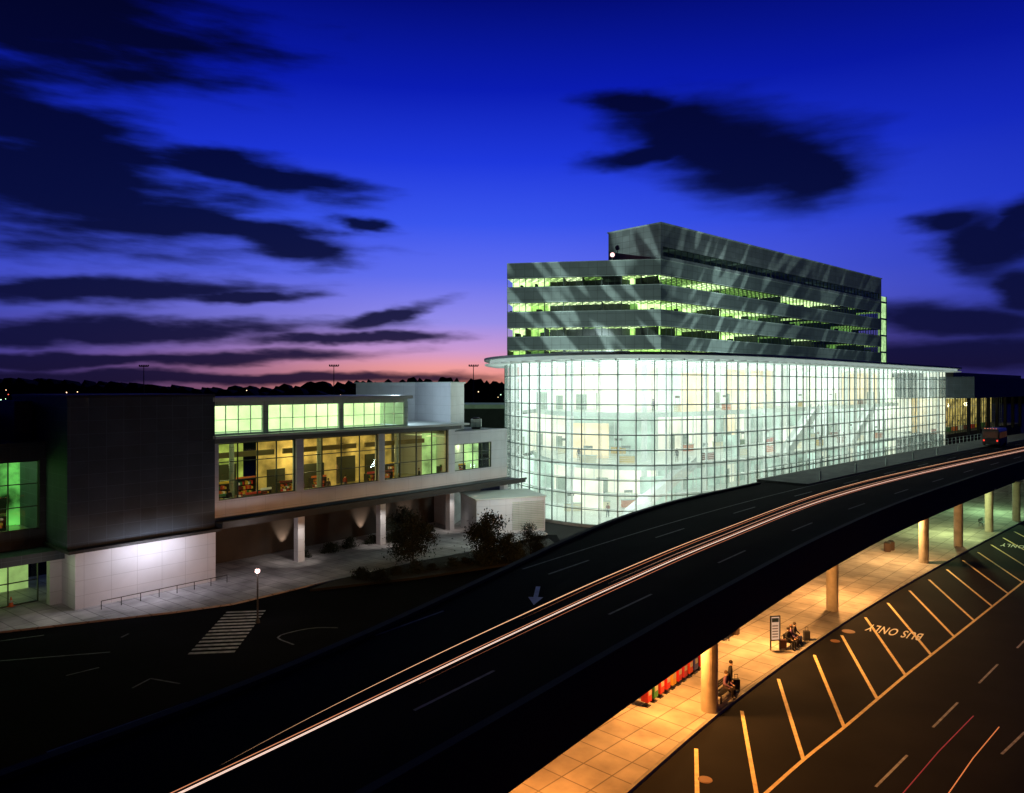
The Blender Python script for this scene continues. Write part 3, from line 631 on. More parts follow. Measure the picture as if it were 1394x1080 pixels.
bc=thing('warning_beacon','glowing pinkish aircraft warning lamp on the tower parapet','beacon lamp',(15.8,115.4,36.4))
b=B(); b.cyl((15.8,115.6,36.4),(15.8,115.6,37.0),.06,n=8); b.build('post',[M['dark']],bc)
b=B(); b.sphere((15.8,115.6,37.3),.36,14)
b.build('lamp_globe',[mat_emit('beacon_glow',(1,.55,.58),1.7)],bc)
light('POINT',(15.8,115.1,37.3),22,(1,.35,.35),.3)
def gobo(loc,aim,pw,spot,rot,sc,amb=.05):  # unseen spots added; noise pattern imitates light patches reflected onto the facades
    o=light('SPOT',loc,pw,(.78,1,.94),.1,aim,spot,'added_facade_gobo'); l=o.data; l.use_nodes=True; N=l.node_tree.nodes;L=l.node_tree.links
    em=N['Emission']; tc=N.new('ShaderNodeTexCoord'); mp=N.new('ShaderNodeMapping'); mp.vector_type='TEXTURE'; mp.inputs['Rotation'].default_value=(0,0,rot); mp.inputs['Scale'].default_value=sc
    no=N.new('ShaderNodeTexNoise'); no.inputs['Scale'].default_value=1; no.inputs['Detail'].default_value=0
    mr=N.new('ShaderNodeMapRange'); mr.interpolation_type='SMOOTHSTEP'; mr.inputs['From Min'].default_value=.50; mr.inputs['From Max'].default_value=.68; mr.inputs['To Min'].default_value=amb; mr.inputs['To Max'].default_value=1
    L.new(tc.outputs['Normal'],mp.inputs[0]);L.new(mp.outputs[0],no.inputs['Vector']);L.new(no.outputs['Fac'],mr.inputs['Value']);L.new(mr.outputs[0],em.inputs['Strength'])
gobo((6,84,24),(12,116,31),42000,80,-.9,(.24,.05,.3),.24)
gobo((50,104,24),(42,132,32),28000,110,.8,(.28,.055,.3),.26)
gobo((86,135,26),(72,160,32),8000,90,.8,(.3,.06,.3),.3)
# ================================================================ ENTRANCE BUILDING beyond hall
EF=Frame((90.5,152.5),(1,1))
eb=thing('departures_building','low terminal frontage with dark deep roof over warm lit glazing','building',(110,172,0))
b=B(); EF.box(b,-1,70,14.2,18.6,-5,10); b.build('roof_canopy',[M['darkpanel']],eb)
b=B(); EF.box(b,0,70,0,6.6,0,10); b.build('wall',[M['deck_conc']],eb)
for k in range(8): window(EF,k*6,k*6+5.9,6.6,14.1,3,4,eb,gm=M['glass'])
b=B(); EF.quad(b,0,70,6.6,14.1,7); b.build('inner_wall',[mat('amber_glow_interior',(.5,.35,.18),.8,emit=(.7,.5,.15),es=.45,var=.9,vs=.5)],eb,recalc=False)  # wall glow imitates the warm interior lighting
b=B(); EF.flat(b,0,70,14.0,.3,7); b.build('ceiling',[mat_ceiling('shop_ceiling',(.4,.4,.2),(1,1,.5),2.8,2.2,3,rot=-.78)],eb,recalc=False)
for k in range(8):
    b=B(); EF.box(b,k*8,k*8+.6,6.6,14.2,-4,-3.4); b.build('column',[M['deck_conc']],eb)
for k in range(10): desk(tuple(EF.pt(2+k*5,0,3)[:2]),6.6,.78,k%6,'desks inside the departures building')
b=B(); EF.box(b,4,70,18.6,19.6,0,12); b.build('roof_step',[M['dark']],eb)
light('POINT',EF.pt(8,12.5,-2),260,(1,.9,.5),.5); light('POINT',EF.pt(24,12.5,-2),260,(1,.9,.5),.5)
# ================================================================ SMALL THINGS
sl=thing('street_lamp','black post-top street lamp with glowing pink-white globe by the crosswalk','street lamp',(0,0,0))
b=B(); b.cyl((0,0,0),(0,0,.25),.17,.13,12); b.cyl((0,0,.25),(0,0,3.35),.065,.05,10); b.cyl((0,0,3.35),(0,0,3.45),.05,.14,10); b.build('lamp_post',[M['dark']],sl)
b=B(); b.sphere((0,0,3.63),.18,14); b.build('lamp_globe',[mat_emit('lamp_glow',(1,.70,.68),1.5)],sl,smooth=True)
b=B(); b.cyl((0,0,3.79),(0,0,3.91),.14,.03,12); b.build('lamp_cap',[M['dark']],sl)
sl.location=(-17.8,51.4,0); light('POINT',(-17.8,51.1,3.66),120,(1,.75,.65),.2)
x,y=px(15,828); tcn=thing('traffic_cone','orange traffic cone standing near the green lit windows','traffic cone',(x,y,.13))
b=B(); b.cyl((x,y,.17),(x,y,.85),.17,.03,14); b.ab(x-.22,x+.22,y-.22,y+.22,.13,.17); b.build('cone_body',[mat('orange_plastic',(.7,.15,.03),.5)],tcn)
b=B(); b.cyl((x,y,.42),(x,y,.6),.122,.085,14); b.build('reflective_band',[M['paint']],tcn)
leafm=[mat('dark_leaves',(.008,.015,.007),.9,var=.5,vs=2),mat('light_leaves',(.018,.026,.011),.9,var=.5,vs=2)]
bark=mat('bark',(.03,.024,.02),.9)
def tree_mesh(h,cr,n,seed,name,label,cat,grp,trunk=True,ls=(.06,.14)):
    rnd=random.Random(seed); o=thing(name,label,cat,(0,0,0),grp)
    b=B(); b.cyl((0,0,0),(0,0,h*.8),.09 if trunk else .04,.02,7); clumps=[]
    for k in range(15 if trunk else 7):
        a=rnd.uniform(0,6.28); z0=h*rnd.uniform(.04,.6); r=cr*rnd.uniform(.35,.9)*(1-.75*z0/h); z1=min(z0+h*rnd.uniform(.06,.22),h*.92)
        p=Vector((math.cos(a)*r,math.sin(a)*r,z1)); b.cyl((0,0,z0),p,.035,.01,5); clumps.append((p,cr*rnd.uniform(.35,.6)*(1-.5*z0/h)))
    clumps.append((Vector((0,0,h*.85)),cr*.3)); clumps.append((Vector((.1,0,h*.6)),cr*.5)); clumps.append((Vector((0,.1,h*.3)),cr*.8))
    b.build('trunk',[bark],o)
    b=B()
    for k in range(n):
        c,r=rnd.choice(clumps); d=Vector((rnd.gauss(0,1),rnd.gauss(0,1),rnd.gauss(0,.8)))*r*.55; p=c+d
        if p.z<.03: p.z=.05
        s=rnd.uniform(*ls); u=Vector((rnd.gauss(0,1),rnd.gauss(0,1),rnd.gauss(0,1))).normalized(); w=u.orthogonal().normalized()
        b.face([p-u*s,p-w*s*.5,p+u*s,p+w*s*.5],1 if rnd.random()<.35 else 0)
    b.build('crown',leafm,o,recalc=False); return o
t1=tree_mesh(4.7,2.3,6500,1,'tree','small dark leafy conical tree in the planting bed','tree','small trees in the planting bed')
t1.location=(-9.3,69,.1)
copy_thing(t1,(-2.2,69.5,.1),2.0,1.0); copy_thing(t1,(1.8,71.2,.1),4.1,.72); copy_thing(t1,(-11.6,78,.1),1.0,.85); copy_thing(t1,(-.2,68.6,.1),3.3,.62)
s1=tree_mesh(1.2,1.15,1300,5,'shrub','low dark rounded shrub beside the plaza path','shrub','shrubs along the plaza',False); s1.location=(-13.0,63.0,.1); s1.scale=(.7,)*3
for k in range(12):
    t=k/11; copy_thing(s1,(-12.6+15*t+random.uniform(-.6,.6),62.4+9.0*t+random.uniform(-1.2,.8),.05),random.uniform(0,6),random.uniform(.4,.95))
for k in range(7):
    q=T.pt(10+k*2.7,.13,.9+random.uniform(-.3,.5)); copy_thing(s1,q,random.uniform(0,6),random.uniform(.5,.8))
b=B(); b.prism([(-16.3,59.2),(-14.8,62.3),(-8,69.5),(-2.5,74),(4,79),(5,74),(0,68),(-8,63)],.0,.2); structure(b.build('planting_bed',[mat('bed_soil',(.006,.006,.005),.95)]))
for s in (9.9,19.6,22.6,26.0): light('SPOT',T.pt(s,.4,4.4),460,(1,.76,.58),.05,T.pt(s,3.0,5.0),62)
for s in (7.9,17.7,27.8): light('SPOT',T.pt(s,4.4,-2.6),300,(1,.9,.8),.1,T.pt(s+.3,1.4,-.2),75)
light('POINT',T.pt(3,4.2,-4),130,(1,.86,.84),.3); light('POINT',T.pt(-8,4.0,-5),55,(.95,.9,1),.3); light('POINT',T.pt(30,4.0,-2.5),80,(1,.8,.65),.3)
light('POINT',T.pt(-13,3.3,-1.5),60,(1,.9,.75),.3)
bn=thing('bench','dark metal bench with slatted seat and backrest on the pavement','bench',(0,0,0),'benches at the bus stops')
b=B(); [b.ab(-.9,.9,-.22+.11*k,-.13+.11*k,.42,.45) for k in range(4)]; b.build('seat',[M['dark']],bn)
b=B(); [b.ab(-.9,.9,-.27,-.24,.55+.12*k,.63+.12*k) for k in range(3)]; b.build('backrest',[M['dark']],bn)
for x in (-.75,.7):
    b=B(); b.ab(x,x+.05,-.25,-.2,0,.9); b.ab(x,x+.05,.15,.2,0,.42); b.ab(x,x+.05,-.2,.15,.37,.42); b.build('leg',[M['dark']],bn)
def gp(u,v): q=px(u,v,.13); return (q[0],q[1],.13)
bp=gp(1078,879); bn.location=bp; bn.rotation_euler=(0,0,math.pi*1.25+.1)
bn2=copy_thing(bn,gp(985,951),math.pi*1.25+.1); copy_thing(bn,gp(995,868),math.pi*1.25+.1)
skinm=mat('skin',(.5,.32,.22),.6,var=.05); 
clothes=[(lin(60,55,65)[:3],lin(50,55,90)[:3]),(lin(130,95,130)[:3],lin(60,50,50)[:3]),(lin(38,38,44)[:3],lin(28,28,34)[:3]),(lin(140,45,40)[:3],lin(55,60,90)[:3])]
def person_mesh(pose,top,bot):
    V=[];Ed=[];R=[];Mi=[]
    def v(p,r,m,par=None):
        V.append(p);R.append(r);Mi.append(m)
        if par is not None:Ed.append((par,len(V)-1))
        return len(V)-1
    sit=pose=='sit'; zo=.52 if sit else .95
    pel=v((0,0,zo),.15,2); sp_=v((0,.01,zo+.25),.135,1,pel); ch=v((0,.02,zo+.44),.15,1,sp_); nk=v((0,.03,zo+.58),.06,0,ch)
    hd=v((0,.05,zo+.68),.09,0,nk); ht=v((0,.05,zo+.78),.085,0,hd); v((0,.14,zo+.69),.025,0,hd)
    for sx in (-1,1):
        sh=v((sx*.18,.02,zo+.49),.07,1,ch)
        if sit: el=v((sx*.26,.08,zo+.24),.05,1,sh); wr=v((sx*.17,.32,zo+.12),.035,1,el); pm=v((sx*.15,.38,zo+.12),.035,0,wr); fd=(0,1,-.25)
        else: el=v((sx*.25,-.02,zo+.2),.05,1,sh); wr=v((sx*.27,.08,zo-.05),.035,1,el); pm=v((sx*.27,.1,zo-.12),.035,0,wr); fd=(0,.2,-1)
        for k in range(4):
            o=(k-1.5)*.02; L=.075+.01*(1 if k in(1,2) else 0); p=V[pm]; v((p[0]+(o if sit else 0),p[1]+fd[1]*L+(0 if sit else o),p[2]+fd[2]*L),.009,0,pm)
        p=V[pm]; v((p[0]-sx*.045,p[1]+.03,p[2]-.02),.011,0,pm)
        hp=v((sx*.1,0,zo-.03),.11,2,pel)
        if sit: kn=v((sx*.13,.44,.5),.075,2,hp); an=v((sx*.13,.42,.1),.05,2,kn); v((sx*.14,.58,.05),.045,3,an)
        else: kn=v((sx*.11,.03+sx*.04,.5),.07,2,hp); an=v((sx*.11,sx*.06,.1),.05,2,kn); v((sx*.12,.15+sx*.06,.05),.045,3,an)
    me=bpy.data.meshes.new('p'); me.from_pydata(V,Ed,[]); o=bpy.data.objects.new('p',me); COL.objects.link(o)
    md=o.modifiers.new('s','SKIN'); 
    for k,r in enumerate(R): me.skin_vertices[0].data[k].radius=(r,r)
    me.skin_vertices[0].data[0].use_root=True
    sb=o.modifiers.new('u','SUBSURF'); sb.levels=1; sb.render_levels=1
    dg=bpy.context.evaluated_depsgraph_get(); dg.update(); m2=bpy.data.meshes.new_from_object(o.evaluated_get(dg)); bpy.data.objects.remove(o)
    m2.materials.clear()
    for mm in (skinm,mat('jacket_cloth',top,.9),mat('trouser_cloth',bot,.9),M['dark']): m2.materials.append(mm)
    VV=[Vector(q) for q in V]
    for p in m2.polygons:
        p.use_smooth=True; k=min(range(len(VV)),key=lambda i:(VV[i]-p.center).length-R[i]); p.material_index=Mi[k]
    return m2,zo
def person(pose,loc,rot,ci,label,hair=(.03,.02,.015)):
    m2,zo=person_mesh(pose,*clothes[ci]); o=bpy.data.objects.new('person',m2); COL.objects.link(o)
    tag(o,label,'person'); o.location=loc; o.rotation_euler=(0,0,rot)
    b=B(); b.sphere((0,.03,zo+.77),.105,12,sz=.95); h=b.build('hair',[mat('hair',hair,.8)],None,smooth=True); h.parent=o
    return o
def off(loc,rot,dx,dy): return (loc[0]+dx*math.cos(rot)-dy*math.sin(rot),loc[1]+dx*math.sin(rot)+dy*math.cos(rot),loc[2])
r=math.pi*1.25+.1
person('sit',off(bp,r,-.45,-.02),r,0,'person in dark coat sitting on a bench')
person('sit',off(bp,r,.2,-.02),r+.15,1,'person in mauve jacket sitting on a bench',(.1,.05,.03))
person('sit',off(bp,r,.7,-.02),r-.2,2,'person in black clothes sitting on a bench')
b2=gp(985,951); person('sit',off(b2,r,-.3,-.02),r,1,'person in mauve jacket sitting on a bench',(.12,.07,.03))
person('stand',gp(994,945),r+.5,2,'person in black standing beside the round column')
for k,(p,z) in enumerate((((9,99),6.5),((14,97),6.5),((22,98),6.5),((40,112),6.5),((52,124),6.5),((20,104),13),((37,116),13),((12,92),.15),((60,133),6.5))):
    person('stand',(p[0],p[1],z),k*1.3,k%4,'person in dark clothes standing inside the glass hall')
for k,s in enumerate((2.6,11,13.2,16,25.5)): person('stand',T.pt(s,5.52,2+k%2),k*1.9,k%4,'person in casual clothes walking inside the concourse')
def bag(loc,c):
    o=thing('suitcase','upright dark suitcase standing beside the bench','suitcase',loc)
    x,y,z=loc; b=B(); b.ab(x-.2,x+.2,y-.13,y+.13,z+.06,z+.62); b.build('shell',[mat('suitcase_fabric',c,.7)],o,bevel=.04)
    b=B(); b.ab(x-.1,x-.08,y-.01,y+.01,z+.62,z+.85); b.ab(x+.08,x+.1,y-.01,y+.01,z+.62,z+.85); b.ab(x-.1,x+.1,y-.01,y+.01,z+.85,z+.88); b.build('handle',[M['dark']],o)
    b=B(); b.cyl((x-.17,y-.1,z+.03),(x-.17,y+.1,z+.03),.03,n=8); b.cyl((x+.17,y-.1,z+.03),(x+.17,y+.1,z+.03),.03,n=8); b.build('wheels',[M['dark']],o)
bag(gp(1098,872),(.03,.03,.035)); bag(gp(1066,884),(.05,.02,.02)); bag(gp(1002,940),(.02,.02,.03))
sg=thing('timetable_sign','freestanding bus stop information panel in a dark frame','sign',gp(1056,886))
x,y,z=gp(1056,886); SF=Frame((x-.33,y),(1,.15))
b=B(); SF.box(b,0,.07,z,z+2.15,0,.07); SF.box(b,.6,.67,z,z+2.15,0,.07); SF.box(b,.07,.6,z+2.08,z+2.15,0,.07); SF.box(b,.07,.6,z+.6,z+.66,0,.07); b.build('sign_frame',[M['dark']],sg)
b=B(); SF.box(b,.07,.6,z+.66,z+2.08,.02,.05); SF.box(b,.11,.56,z+1.75,z+2.0,.012,.019,1)
for k in range(5): SF.box(b,.14,.52,z+.8+k*.17,z+.87+k*.17,.012,.019,2)
b.build('sign_panel',[mat('panel_white',(.8,.8,.76),.5,emit=(.9,.9,.8),es=.25),mat('panel_header',(.04,.08,.12),.5),mat('panel_lines',(.3,.3,.3),.6)],sg)
nbc=[0,2,1,0,3,0,4,1,5,0,1,4]
nbm=[mat('newsbox_paint',c,.5,var=.1) for c in ((.45,.015,.015),(.45,.03,.015),(.04,.22,.05),(.5,.28,.03),(.38,.02,.04),(.04,.05,.25))]
a=Vector(gp(880,961));c=Vector(gp(951,911)); dd=(c-a).normalized(); ang=math.atan2(dd.y,dd.x)
for k in range(10):
    p=a.lerp(c,k/9)
    o=thing('newspaper_box',('red','red','green','yellow','crimson','blue')[nbc[k]]+' coin newspaper box with sloped window door on pedestal','newspaper box',(0,0,0),'row of newspaper boxes')
    mm=nbm[nbc[k]]
    b=B(); b.loft([[(-.22,-.2,.25),(-.22,.2,.25),(-.22,.2,1.1),(-.22,-.05,1.1),(-.22,-.2,.92)],[(.22,-.2,.25),(.22,.2,.25),(.22,.2,1.1),(.22,-.05,1.1),(.22,-.2,.92)]]); b.build('box_body',[mm],o,bevel=.015)
    b=B(); b.ab(-.15,.15,-.215,-.202,.6,.86); b.build('door_window',[mat('paper_white',(.4,.38,.32),.6)],o)
    b=B(); b.ab(-.05,.05,-.05,.05,.03,.25); b.ab(-.18,.18,-.18,.18,0,.03); b.build('pedestal',[M['dark']],o)
    o.location=p; o.rotation_euler=(0,0,ang)
def bin_(loc):
    o=thing('litter_bin','round dark slatted litter bin on the pavement','litter bin',(0,0,0),'litter bins on the pavement')
    b=B(); b.cyl((0,0,0),(0,0,.85),.27,.3,16); 
    for k in range(16):
        t=k*math.pi/8; b.ab(math.cos(t)*.3-.02,math.cos(t)*.3+.02,math.sin(t)*.3-.02,math.sin(t)*.3+.02,.03,.84)
    b.build('bin_body',[mat('bin_brown',(.08,.05,.04),.7)],o); b=B(); b.cyl((0,0,.86),(0,0,.98),.33,.2,16); b.build('bin_lid',[M['dark']],o); o.location=loc
bin_(gp(1208,751)); bin_(gp(1213,749)); bin_(gp(1000,863)); bin_(gp(1072,808))
for u,v in ((1066,812),(1338,716)): copy_thing(bn,gp(u,v),math.pi*1.25)
for k in range(5):
    i=min(range(len(E)),key=lambda j:abs(E[j].y-(76+k*9))); p=E[i]+EN[i]*5; q=E[i+2]+EN[i+2]*5
    o=thing('tube_fixture','long glowing fluorescent tube fixture under the viaduct','light fixture',(p.x,p.y,4.8),'tube fixtures under the viaduct')
    b=B(); b.cyl((p.x,p.y,4.75),(q.x,q.y,4.75),.07,n=8); b.build('tube',[mat_emit('tube_glow',(.75,1,.6),5)],o)
    b=B(); b.cyl((p.x,p.y,4.9),(q.x,q.y,4.9),.09,n=6); b.build('housing',[M['dark']],o)
for y_,pw,cc,o_ in ((16,1700,(1,.30,.04),3.4),(26,2300,(1,.34,.06),3.2),(35,2900,(1,.39,.085),2.8),(44.5,3300,(1,.43,.11),2.8),(55,3000,(1,.45,.13),2.8),(67,2100,(1,.55,.2),3.0),(80,1600,(.75,1,.42),3.2),(94,1500,(.5,1,.48),3.4)):
    i=min(range(len(E)),key=lambda j:abs(E[j].y-y_)); p=E[i]+EN[i]*o_; light('POINT',(p.x,p.y,4.5),pw,cc,.25)
def bus(loc,rot):
    o=thing('shuttle_bus','dark shuttle bus with roof lamps parked by the walkway','bus',(0,0,0))
    b=B(); b.loft([[(x*1.2,y,z) for x,z in ((-1,.4),(-1,2.5),(-.9,2.95),(.9,2.95),(1,2.5),(1,.4))] for y in (-3.6,3.4)]); b.loft([[(x*1.2,3.4,z) for x,z in ((-1,.4),(-1,2.5),(-.9,2.95),(.9,2.95),(1,2.5),(1,.4))],[(x*1.12,4.0,z) for x,z in ((-1,.45),(-1,1.3),(-.85,2.3),(.85,2.3),(1,1.3),(1,.45))]]); b.build('body',[mat('bus_paint',(.035,.02,.02),.35)],o,bevel=.05)
    b=B(); b.ab(-1.0,1.0,-3.64,-3.61,1.5,2.5); 
    for k in range(5): b.ab(-1.225,-1.205,-3.2+k*1.3,-2.1+k*1.3,1.4,2.4); b.ab(1.205,1.225,-3.2+k*1.3,-2.1+k*1.3,1.4,2.4)
    b.build('window',[mat('bus_glass_glow',(.02,.02,.025),.2,emit=(.3,.12,.06),es=.08)],o)  # faint reddish glow is put into the panes themselves
    for x in (-1.1,1.1):
        for y in (-2.3,2.5):
            b=B(); b.cyl((x-.15,y,.45),(x+.15,y,.45),.45,n=16); b.build('wheel',[M['dark']],o)
    for x in (-.95,.95):
        b=B(); b.ab(x-.1,x+.1,-3.66,-3.61,.9,1.15); b.build('tail_lamp',[mat_emit('red_lamp',(1,.05,.03),1.5)],o)
    for x in (-.8,-.4,0,.4,.8):
        b=B(); b.ab(x-.05,x+.05,-3.62,-3.5,2.97,3.05); b.build('roof_lamp',[mat_emit('amber_lamp',(1,.3,.1),1.5)],o)
    o.location=loc;o.rotation_euler=(0,0,rot)
bus((82.5,125.5,ZD+.01),-.75)
wr=thing('walkway_railing','thin steel railing along the deck walkway beside the hall','railing',(40,93,ZD))
pp=[(p+n*(Wd(p)+1.0)) for p,n in zip(E,EN) if 68<p.y<125]
for z in (.6,1.1):
    b=B(); b.loft([[p+Vector((dx,0,ZD+.15+z+dz)) for dx,dz in ((-.03,-.03),(.03,-.03),(.03,.03),(-.03,.03))] for p in pp]); b.build('rail',[M['lightpanel']],wr)
for p in pp: b=B(); b.cyl(p+Vector((0,0,ZD+.15)),p+Vector((0,0,ZD+1.25)),.04,n=6); b.build('rail_post',[M['lightpanel']],wr)
for k in range(6):
    i=min(range(len(E)),key=lambda j:abs(E[j].y-(70+k*7))); p=E[i]+EN[i]*(Wd(E[i])-3.9)
    o=thing('bollard','short pale steel bollard at the walkway kerb','bollard',(p.x,p.y,ZD+.15),'bollards along the walkway kerb')
    b=B(); b.cyl((p.x,p.y,ZD+.15),(p.x,p.y,ZD+1.05),.1,.1,12); b.sphere((p.x,p.y,ZD+1.05),.1,12); b.build('post',[M['lightpanel']],o)
# ---------------------------------------------------------------- distance
def treeline(y,h,seed,x0,x1):
    rnd=random.Random(seed); secs=[];x=x0;hh=h
    while x<x1:
        hh=h*(.75+.25*math.sin(x*.011+seed)+rnd.uniform(-.18,.25)); secs.append([(x,y,0),(x,y+4,max(hh,3)),(x,y+30,max(hh*.9,3)),(x,y+34,0)]); x+=rnd.uniform(2.5,7)
    b=B(); b.loft(secs); o=b.build('distant_woodland',[mat('far_foliage',(.01,.014,.01),1)]); o['kind']='stuff'; tag(o,'dark far-off line of woodland on the horizon','woodland')
treeline(750,21,1,-1200,1500); treeline(1000,25,3,-1600,2000)
af=thing('distant_concourse','low airport concourse roof edge seen far across the apron','building',(-30,190,0))
b=B(); b.ab(-75,6,180,200,0,11.2); b.build('wall',[mat('far_wall',(.05,.08,.06),.8)],af); b=B(); b.ab(-76,7,179.5,201,11.2,12.2); b.build('roof',[mat('far_roof_edge_glow',(.2,.3,.22),.7,emit=(.25,.45,.25),es=.12)],af)  # roof edge emits a faint green, imitating light falling on it
hm=thing('apron_mast','tall floodlight mast with crossbar standing on the airfield','light mast',(0,0,0),'floodlight masts on the airfield')
b=B(); b.cyl((0,0,0),(0,0,28),.35,.18,8); b.build('mast',[M['dark']],hm); b=B(); b.ab(-2.6,2.6,-.2,.2,27.6,28.1)
for k in range(5): b.ab(-2.6+k*1.2,-1.9+k*1.2,-.4,.1,28.1,28.7)
b.build('lamp_crossbar',[M['dark']],hm)
hm.location=(-21,400,0); copy_thing(hm,(-97,400,0)); copy_thing(hm,(-203,405,0))
dl=mat_emit('far_lamp_glow',(1,.6,.3),5); dg_=mat_emit('far_green_glow',(.6,1,.6),4); dr=mat_emit('far_red_glow',(1,.1,.05),4)
rnd=random.Random(11)
for k in range(34):
    d=rnd.uniform(260,700); u=rnd.choice([rnd.uniform(0,110),rnd.uniform(300,690),rnd.uniform(560,690)]); x=(u-697)/1000*d; z=rnd.uniform(5,14)
    o=thing('distant_lamp','tiny distant airfield lamp glowing on a thin pole','lamp',(x,d,0),'distant airfield lamps')
    b=B(); b.cyl((x,d,0),(x,d,z),.12,n=5); b.build('pole',[M['dark']],o); b=B(); b.sphere((x,d,z+.3),.26,6); b.build('lamp_head',[rnd.choice([dl,dl,dg_,dr])],o)
# ================================================================ WORLD
W=bpy.data.worlds.new('World'); S.world=W; W.use_nodes=True; nt=W.node_tree; N=nt.nodes; L=nt.links; bg=N['Background']
try: W.cycles.sampling_method='NONE'
except Exception: pass
def math_(op,a=None,b_=None,c_=None,clamp=False):
    n=N.new('ShaderNodeMath'); n.operation=op; n.use_clamp=clamp
    for i,q in enumerate((a,b_,c_)):
        if q is None: continue
        if isinstance(q,(int,float)): n.inputs[i].default_value=q
        else: L.new(q,n.inputs[i])
    return n.outputs[0]
tc=N.new('ShaderNodeTexCoord'); sx=N.new('ShaderNodeSeparateXYZ'); L.new(tc.outputs['Generated'],sx.inputs[0])
az=math_('ARCTAN2',sx.outputs[0],sx.outputs[1]); el=math_('ARCSINE',sx.outputs[2])
cb_=N.new('ShaderNodeCombineXYZ'); L.new(az,cb_.inputs[0]); L.new(el,cb_.inputs[1])
def ramp(stops,fac):
    r=N.new('ShaderNodeValToRGB'); cr=r.color_ramp
    while len(cr.elements)<len(stops): cr.elements.new(.5)
    for e,(p,c) in zip(cr.elements,stops): e.position=p; e.color=lin(*c)
    L.new(fac,r.inputs[0]); return r.outputs[0]
ef=math_('DIVIDE',el,math.radians(45),clamp=True)
D=lambda d:d/45
glow=ramp([(0,(238,145,115)),(D(1.6),(240,158,160)),(D(2.8),(205,155,208)),(D(5),(150,142,234)),(D(8.5),(98,112,240)),(D(12.5),(58,86,238)),(D(17),(30,56,220)),(D(22),(10,28,178)),(D(28),(3,12,115)),(1,(0,1,14))],ef)
dull=ramp([(0,(48,44,108)),(D(3),(48,54,150)),(D(7),(38,58,184)),(D(12),(22,44,190)),(D(18),(9,23,160)),(D(25),(3,9,95)),(D(33),(1,3,38)),(1,(0,1,10))],ef)
wdt=math_('MULTIPLY_ADD',el,1.3,.27)
a1=math_('SUBTRACT',az,-.06); a2=math_('DIVIDE',a1,wdt); a3=math_('MULTIPLY',a2,a2); a4=math_('MULTIPLY',a3,-1.0); gf=math_('EXPONENT',a4)
mx=N.new('ShaderNodeMix'); mx.data_type='RGBA'; L.new(gf,mx.inputs['Factor']); L.new(dull,mx.inputs[6]); L.new(glow,mx.inputs[7])
nb=N.new('ShaderNodeMapRange'); L.new(sx.outputs[1],nb.inputs['Value']); nb.inputs['From Min'].default_value=.0; nb.inputs['From Max'].default_value=.6; nb.inputs['To Min'].default_value=.06
mp0=N.new('ShaderNodeMapping'); mp0.inputs['Scale'].default_value=(5,13,1); L.new(cb_.outputs[0],mp0.inputs[0])
n0=N.new('ShaderNodeTexNoise'); n0.inputs['Scale'].default_value=1.6; n0.inputs['Detail'].default_value=4; n0.inputs['Roughness'].default_value=.6; L.new(mp0.outputs[0],n0.inputs['Vector'])
wv=N.new('ShaderNodeVectorMath'); wv.operation='SUBTRACT'; L.new(n0.outputs['Color'],wv.inputs[0]); wv.inputs[1].default_value=(.5,.5,.5)
ws=N.new('ShaderNodeVectorMath'); ws.operation='MULTIPLY'; L.new(wv.outputs[0],ws.inputs[0]); ws.inputs[1].default_value=(.09,.03,0)
wp=N.new('ShaderNodeVectorMath'); wp.operation='ADD'; L.new(cb_.outputs[0],wp.inputs[0]); L.new(ws.outputs[0],wp.inputs[1])
blobs=[(1015,208,165,64,-12),(930,182,115,44,-12),(855,140,66,16,-4),(880,210,90,16,8),(1095,238,78,52,-6),
(1345,335,85,50,-25),(1290,303,56,18,0),(1400,300,60,32,20),(1400,395,60,34,0),(1300,436,140,30,-4),(1320,485,280,28,0),
(60,250,380,80,-4),(20,160,300,60,-14),(60,20,330,80,0),(330,235,180,24,-6),(400,333,100,22,-4),(300,302,210,18,-5),(490,303,45,9,-4),
(120,393,300,20,3),(330,402,120,10,3),(150,452,380,20,3),(525,430,85,12,14),(470,462,160,9,2),(100,490,460,11,2),(200,513,620,10,0),(900,-120,500,50,4),(-350,200,420,120,0),(1800,380,280,60,0)]
cur=None
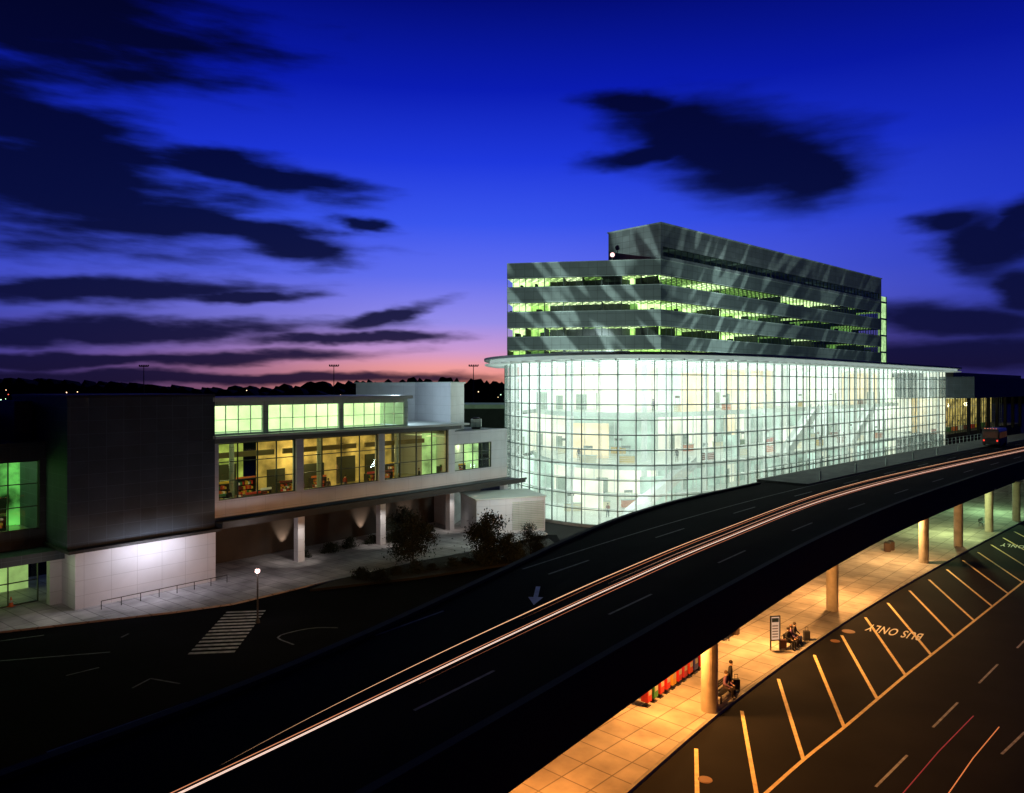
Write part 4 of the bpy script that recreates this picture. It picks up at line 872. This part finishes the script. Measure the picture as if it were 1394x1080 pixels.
for (u,v,ru,rv,rt) in blobs:
    x=(u-697)/1000; A=math.atan(x); e_=math.atan((527-v)/1000/math.sqrt(1+x*x)); ca=math.cos(A)
    m_=N.new('ShaderNodeMapping'); m_.vector_type='TEXTURE'; m_.inputs['Location'].default_value=(A,e_,0); m_.inputs['Rotation'].default_value=(0,0,math.radians(rt)); m_.inputs['Scale'].default_value=(ru/1000*ca*ca,rv/1000*ca,1)
    L.new(wp.outputs[0],m_.inputs[0]); le=N.new('ShaderNodeVectorMath'); le.operation='LENGTH'; L.new(m_.outputs[0],le.inputs[0])
    cur=le.outputs['Value'] if cur is None else math_('SMOOTH_MIN',cur,le.outputs['Value'],.25)
mp1=N.new('ShaderNodeMapping'); mp1.inputs['Scale'].default_value=(8,44,1); mp1.inputs['Rotation'].default_value=(0,0,.1); L.new(cb_.outputs[0],mp1.inputs[0])
n1=N.new('ShaderNodeTexNoise'); n1.inputs['Scale'].default_value=1; n1.inputs['Detail'].default_value=6; L.new(mp1.outputs[0],n1.inputs['Vector'])
dn=math_('SUBTRACT',1.0,cur); nn=math_('SUBTRACT',n1.outputs['Fac'],.5)
# streakier on the sunset side, smoother elsewhere
sk=N.new('ShaderNodeMapRange'); L.new(az,sk.inputs['Value']); sk.inputs['From Min'].default_value=-.1; sk.inputs['From Max'].default_value=.15; sk.inputs['To Min'].default_value=1.7; sk.inputs['To Max'].default_value=.75
nm=math_('MULTIPLY',nn,sk.outputs[0]); dn2=math_('ADD',dn,nm)
mr=N.new('ShaderNodeMapRange'); mr.interpolation_type='SMOOTHSTEP'; L.new(dn2,mr.inputs['Value']); mr.inputs['From Min'].default_value=-.42; mr.inputs['From Max'].default_value=.52; mr.inputs['To Max'].default_value=.96
ccol=ramp([(0,(22,16,46)),(D(3),(14,15,52)),(D(8),(7,10,44)),(D(16),(4,7,36)),(1,(0,1,8))],ef)
mc_=N.new('ShaderNodeMix'); mc_.data_type='RGBA'; L.new(mr.outputs[0],mc_.inputs['Factor']); L.new(mx.outputs[2],mc_.inputs[6]); L.new(ccol,mc_.inputs[7])
L.new(mc_.outputs[2],bg.inputs['Color']); L.new(nb.outputs[0],bg.inputs['Strength'])
# ================================================================ CAMERA
cam=bpy.data.cameras.new('camera'); co=bpy.data.objects.new('camera',cam); COL.objects.link(co)
co.location=(0,0,H); co.rotation_euler=(math.radians(90),0,0); cam.sensor_width=36; cam.lens=36*1000/1394; cam.shift_y=-13/1394; cam.clip_end=8000; cam.clip_start=.1
S.camera=co
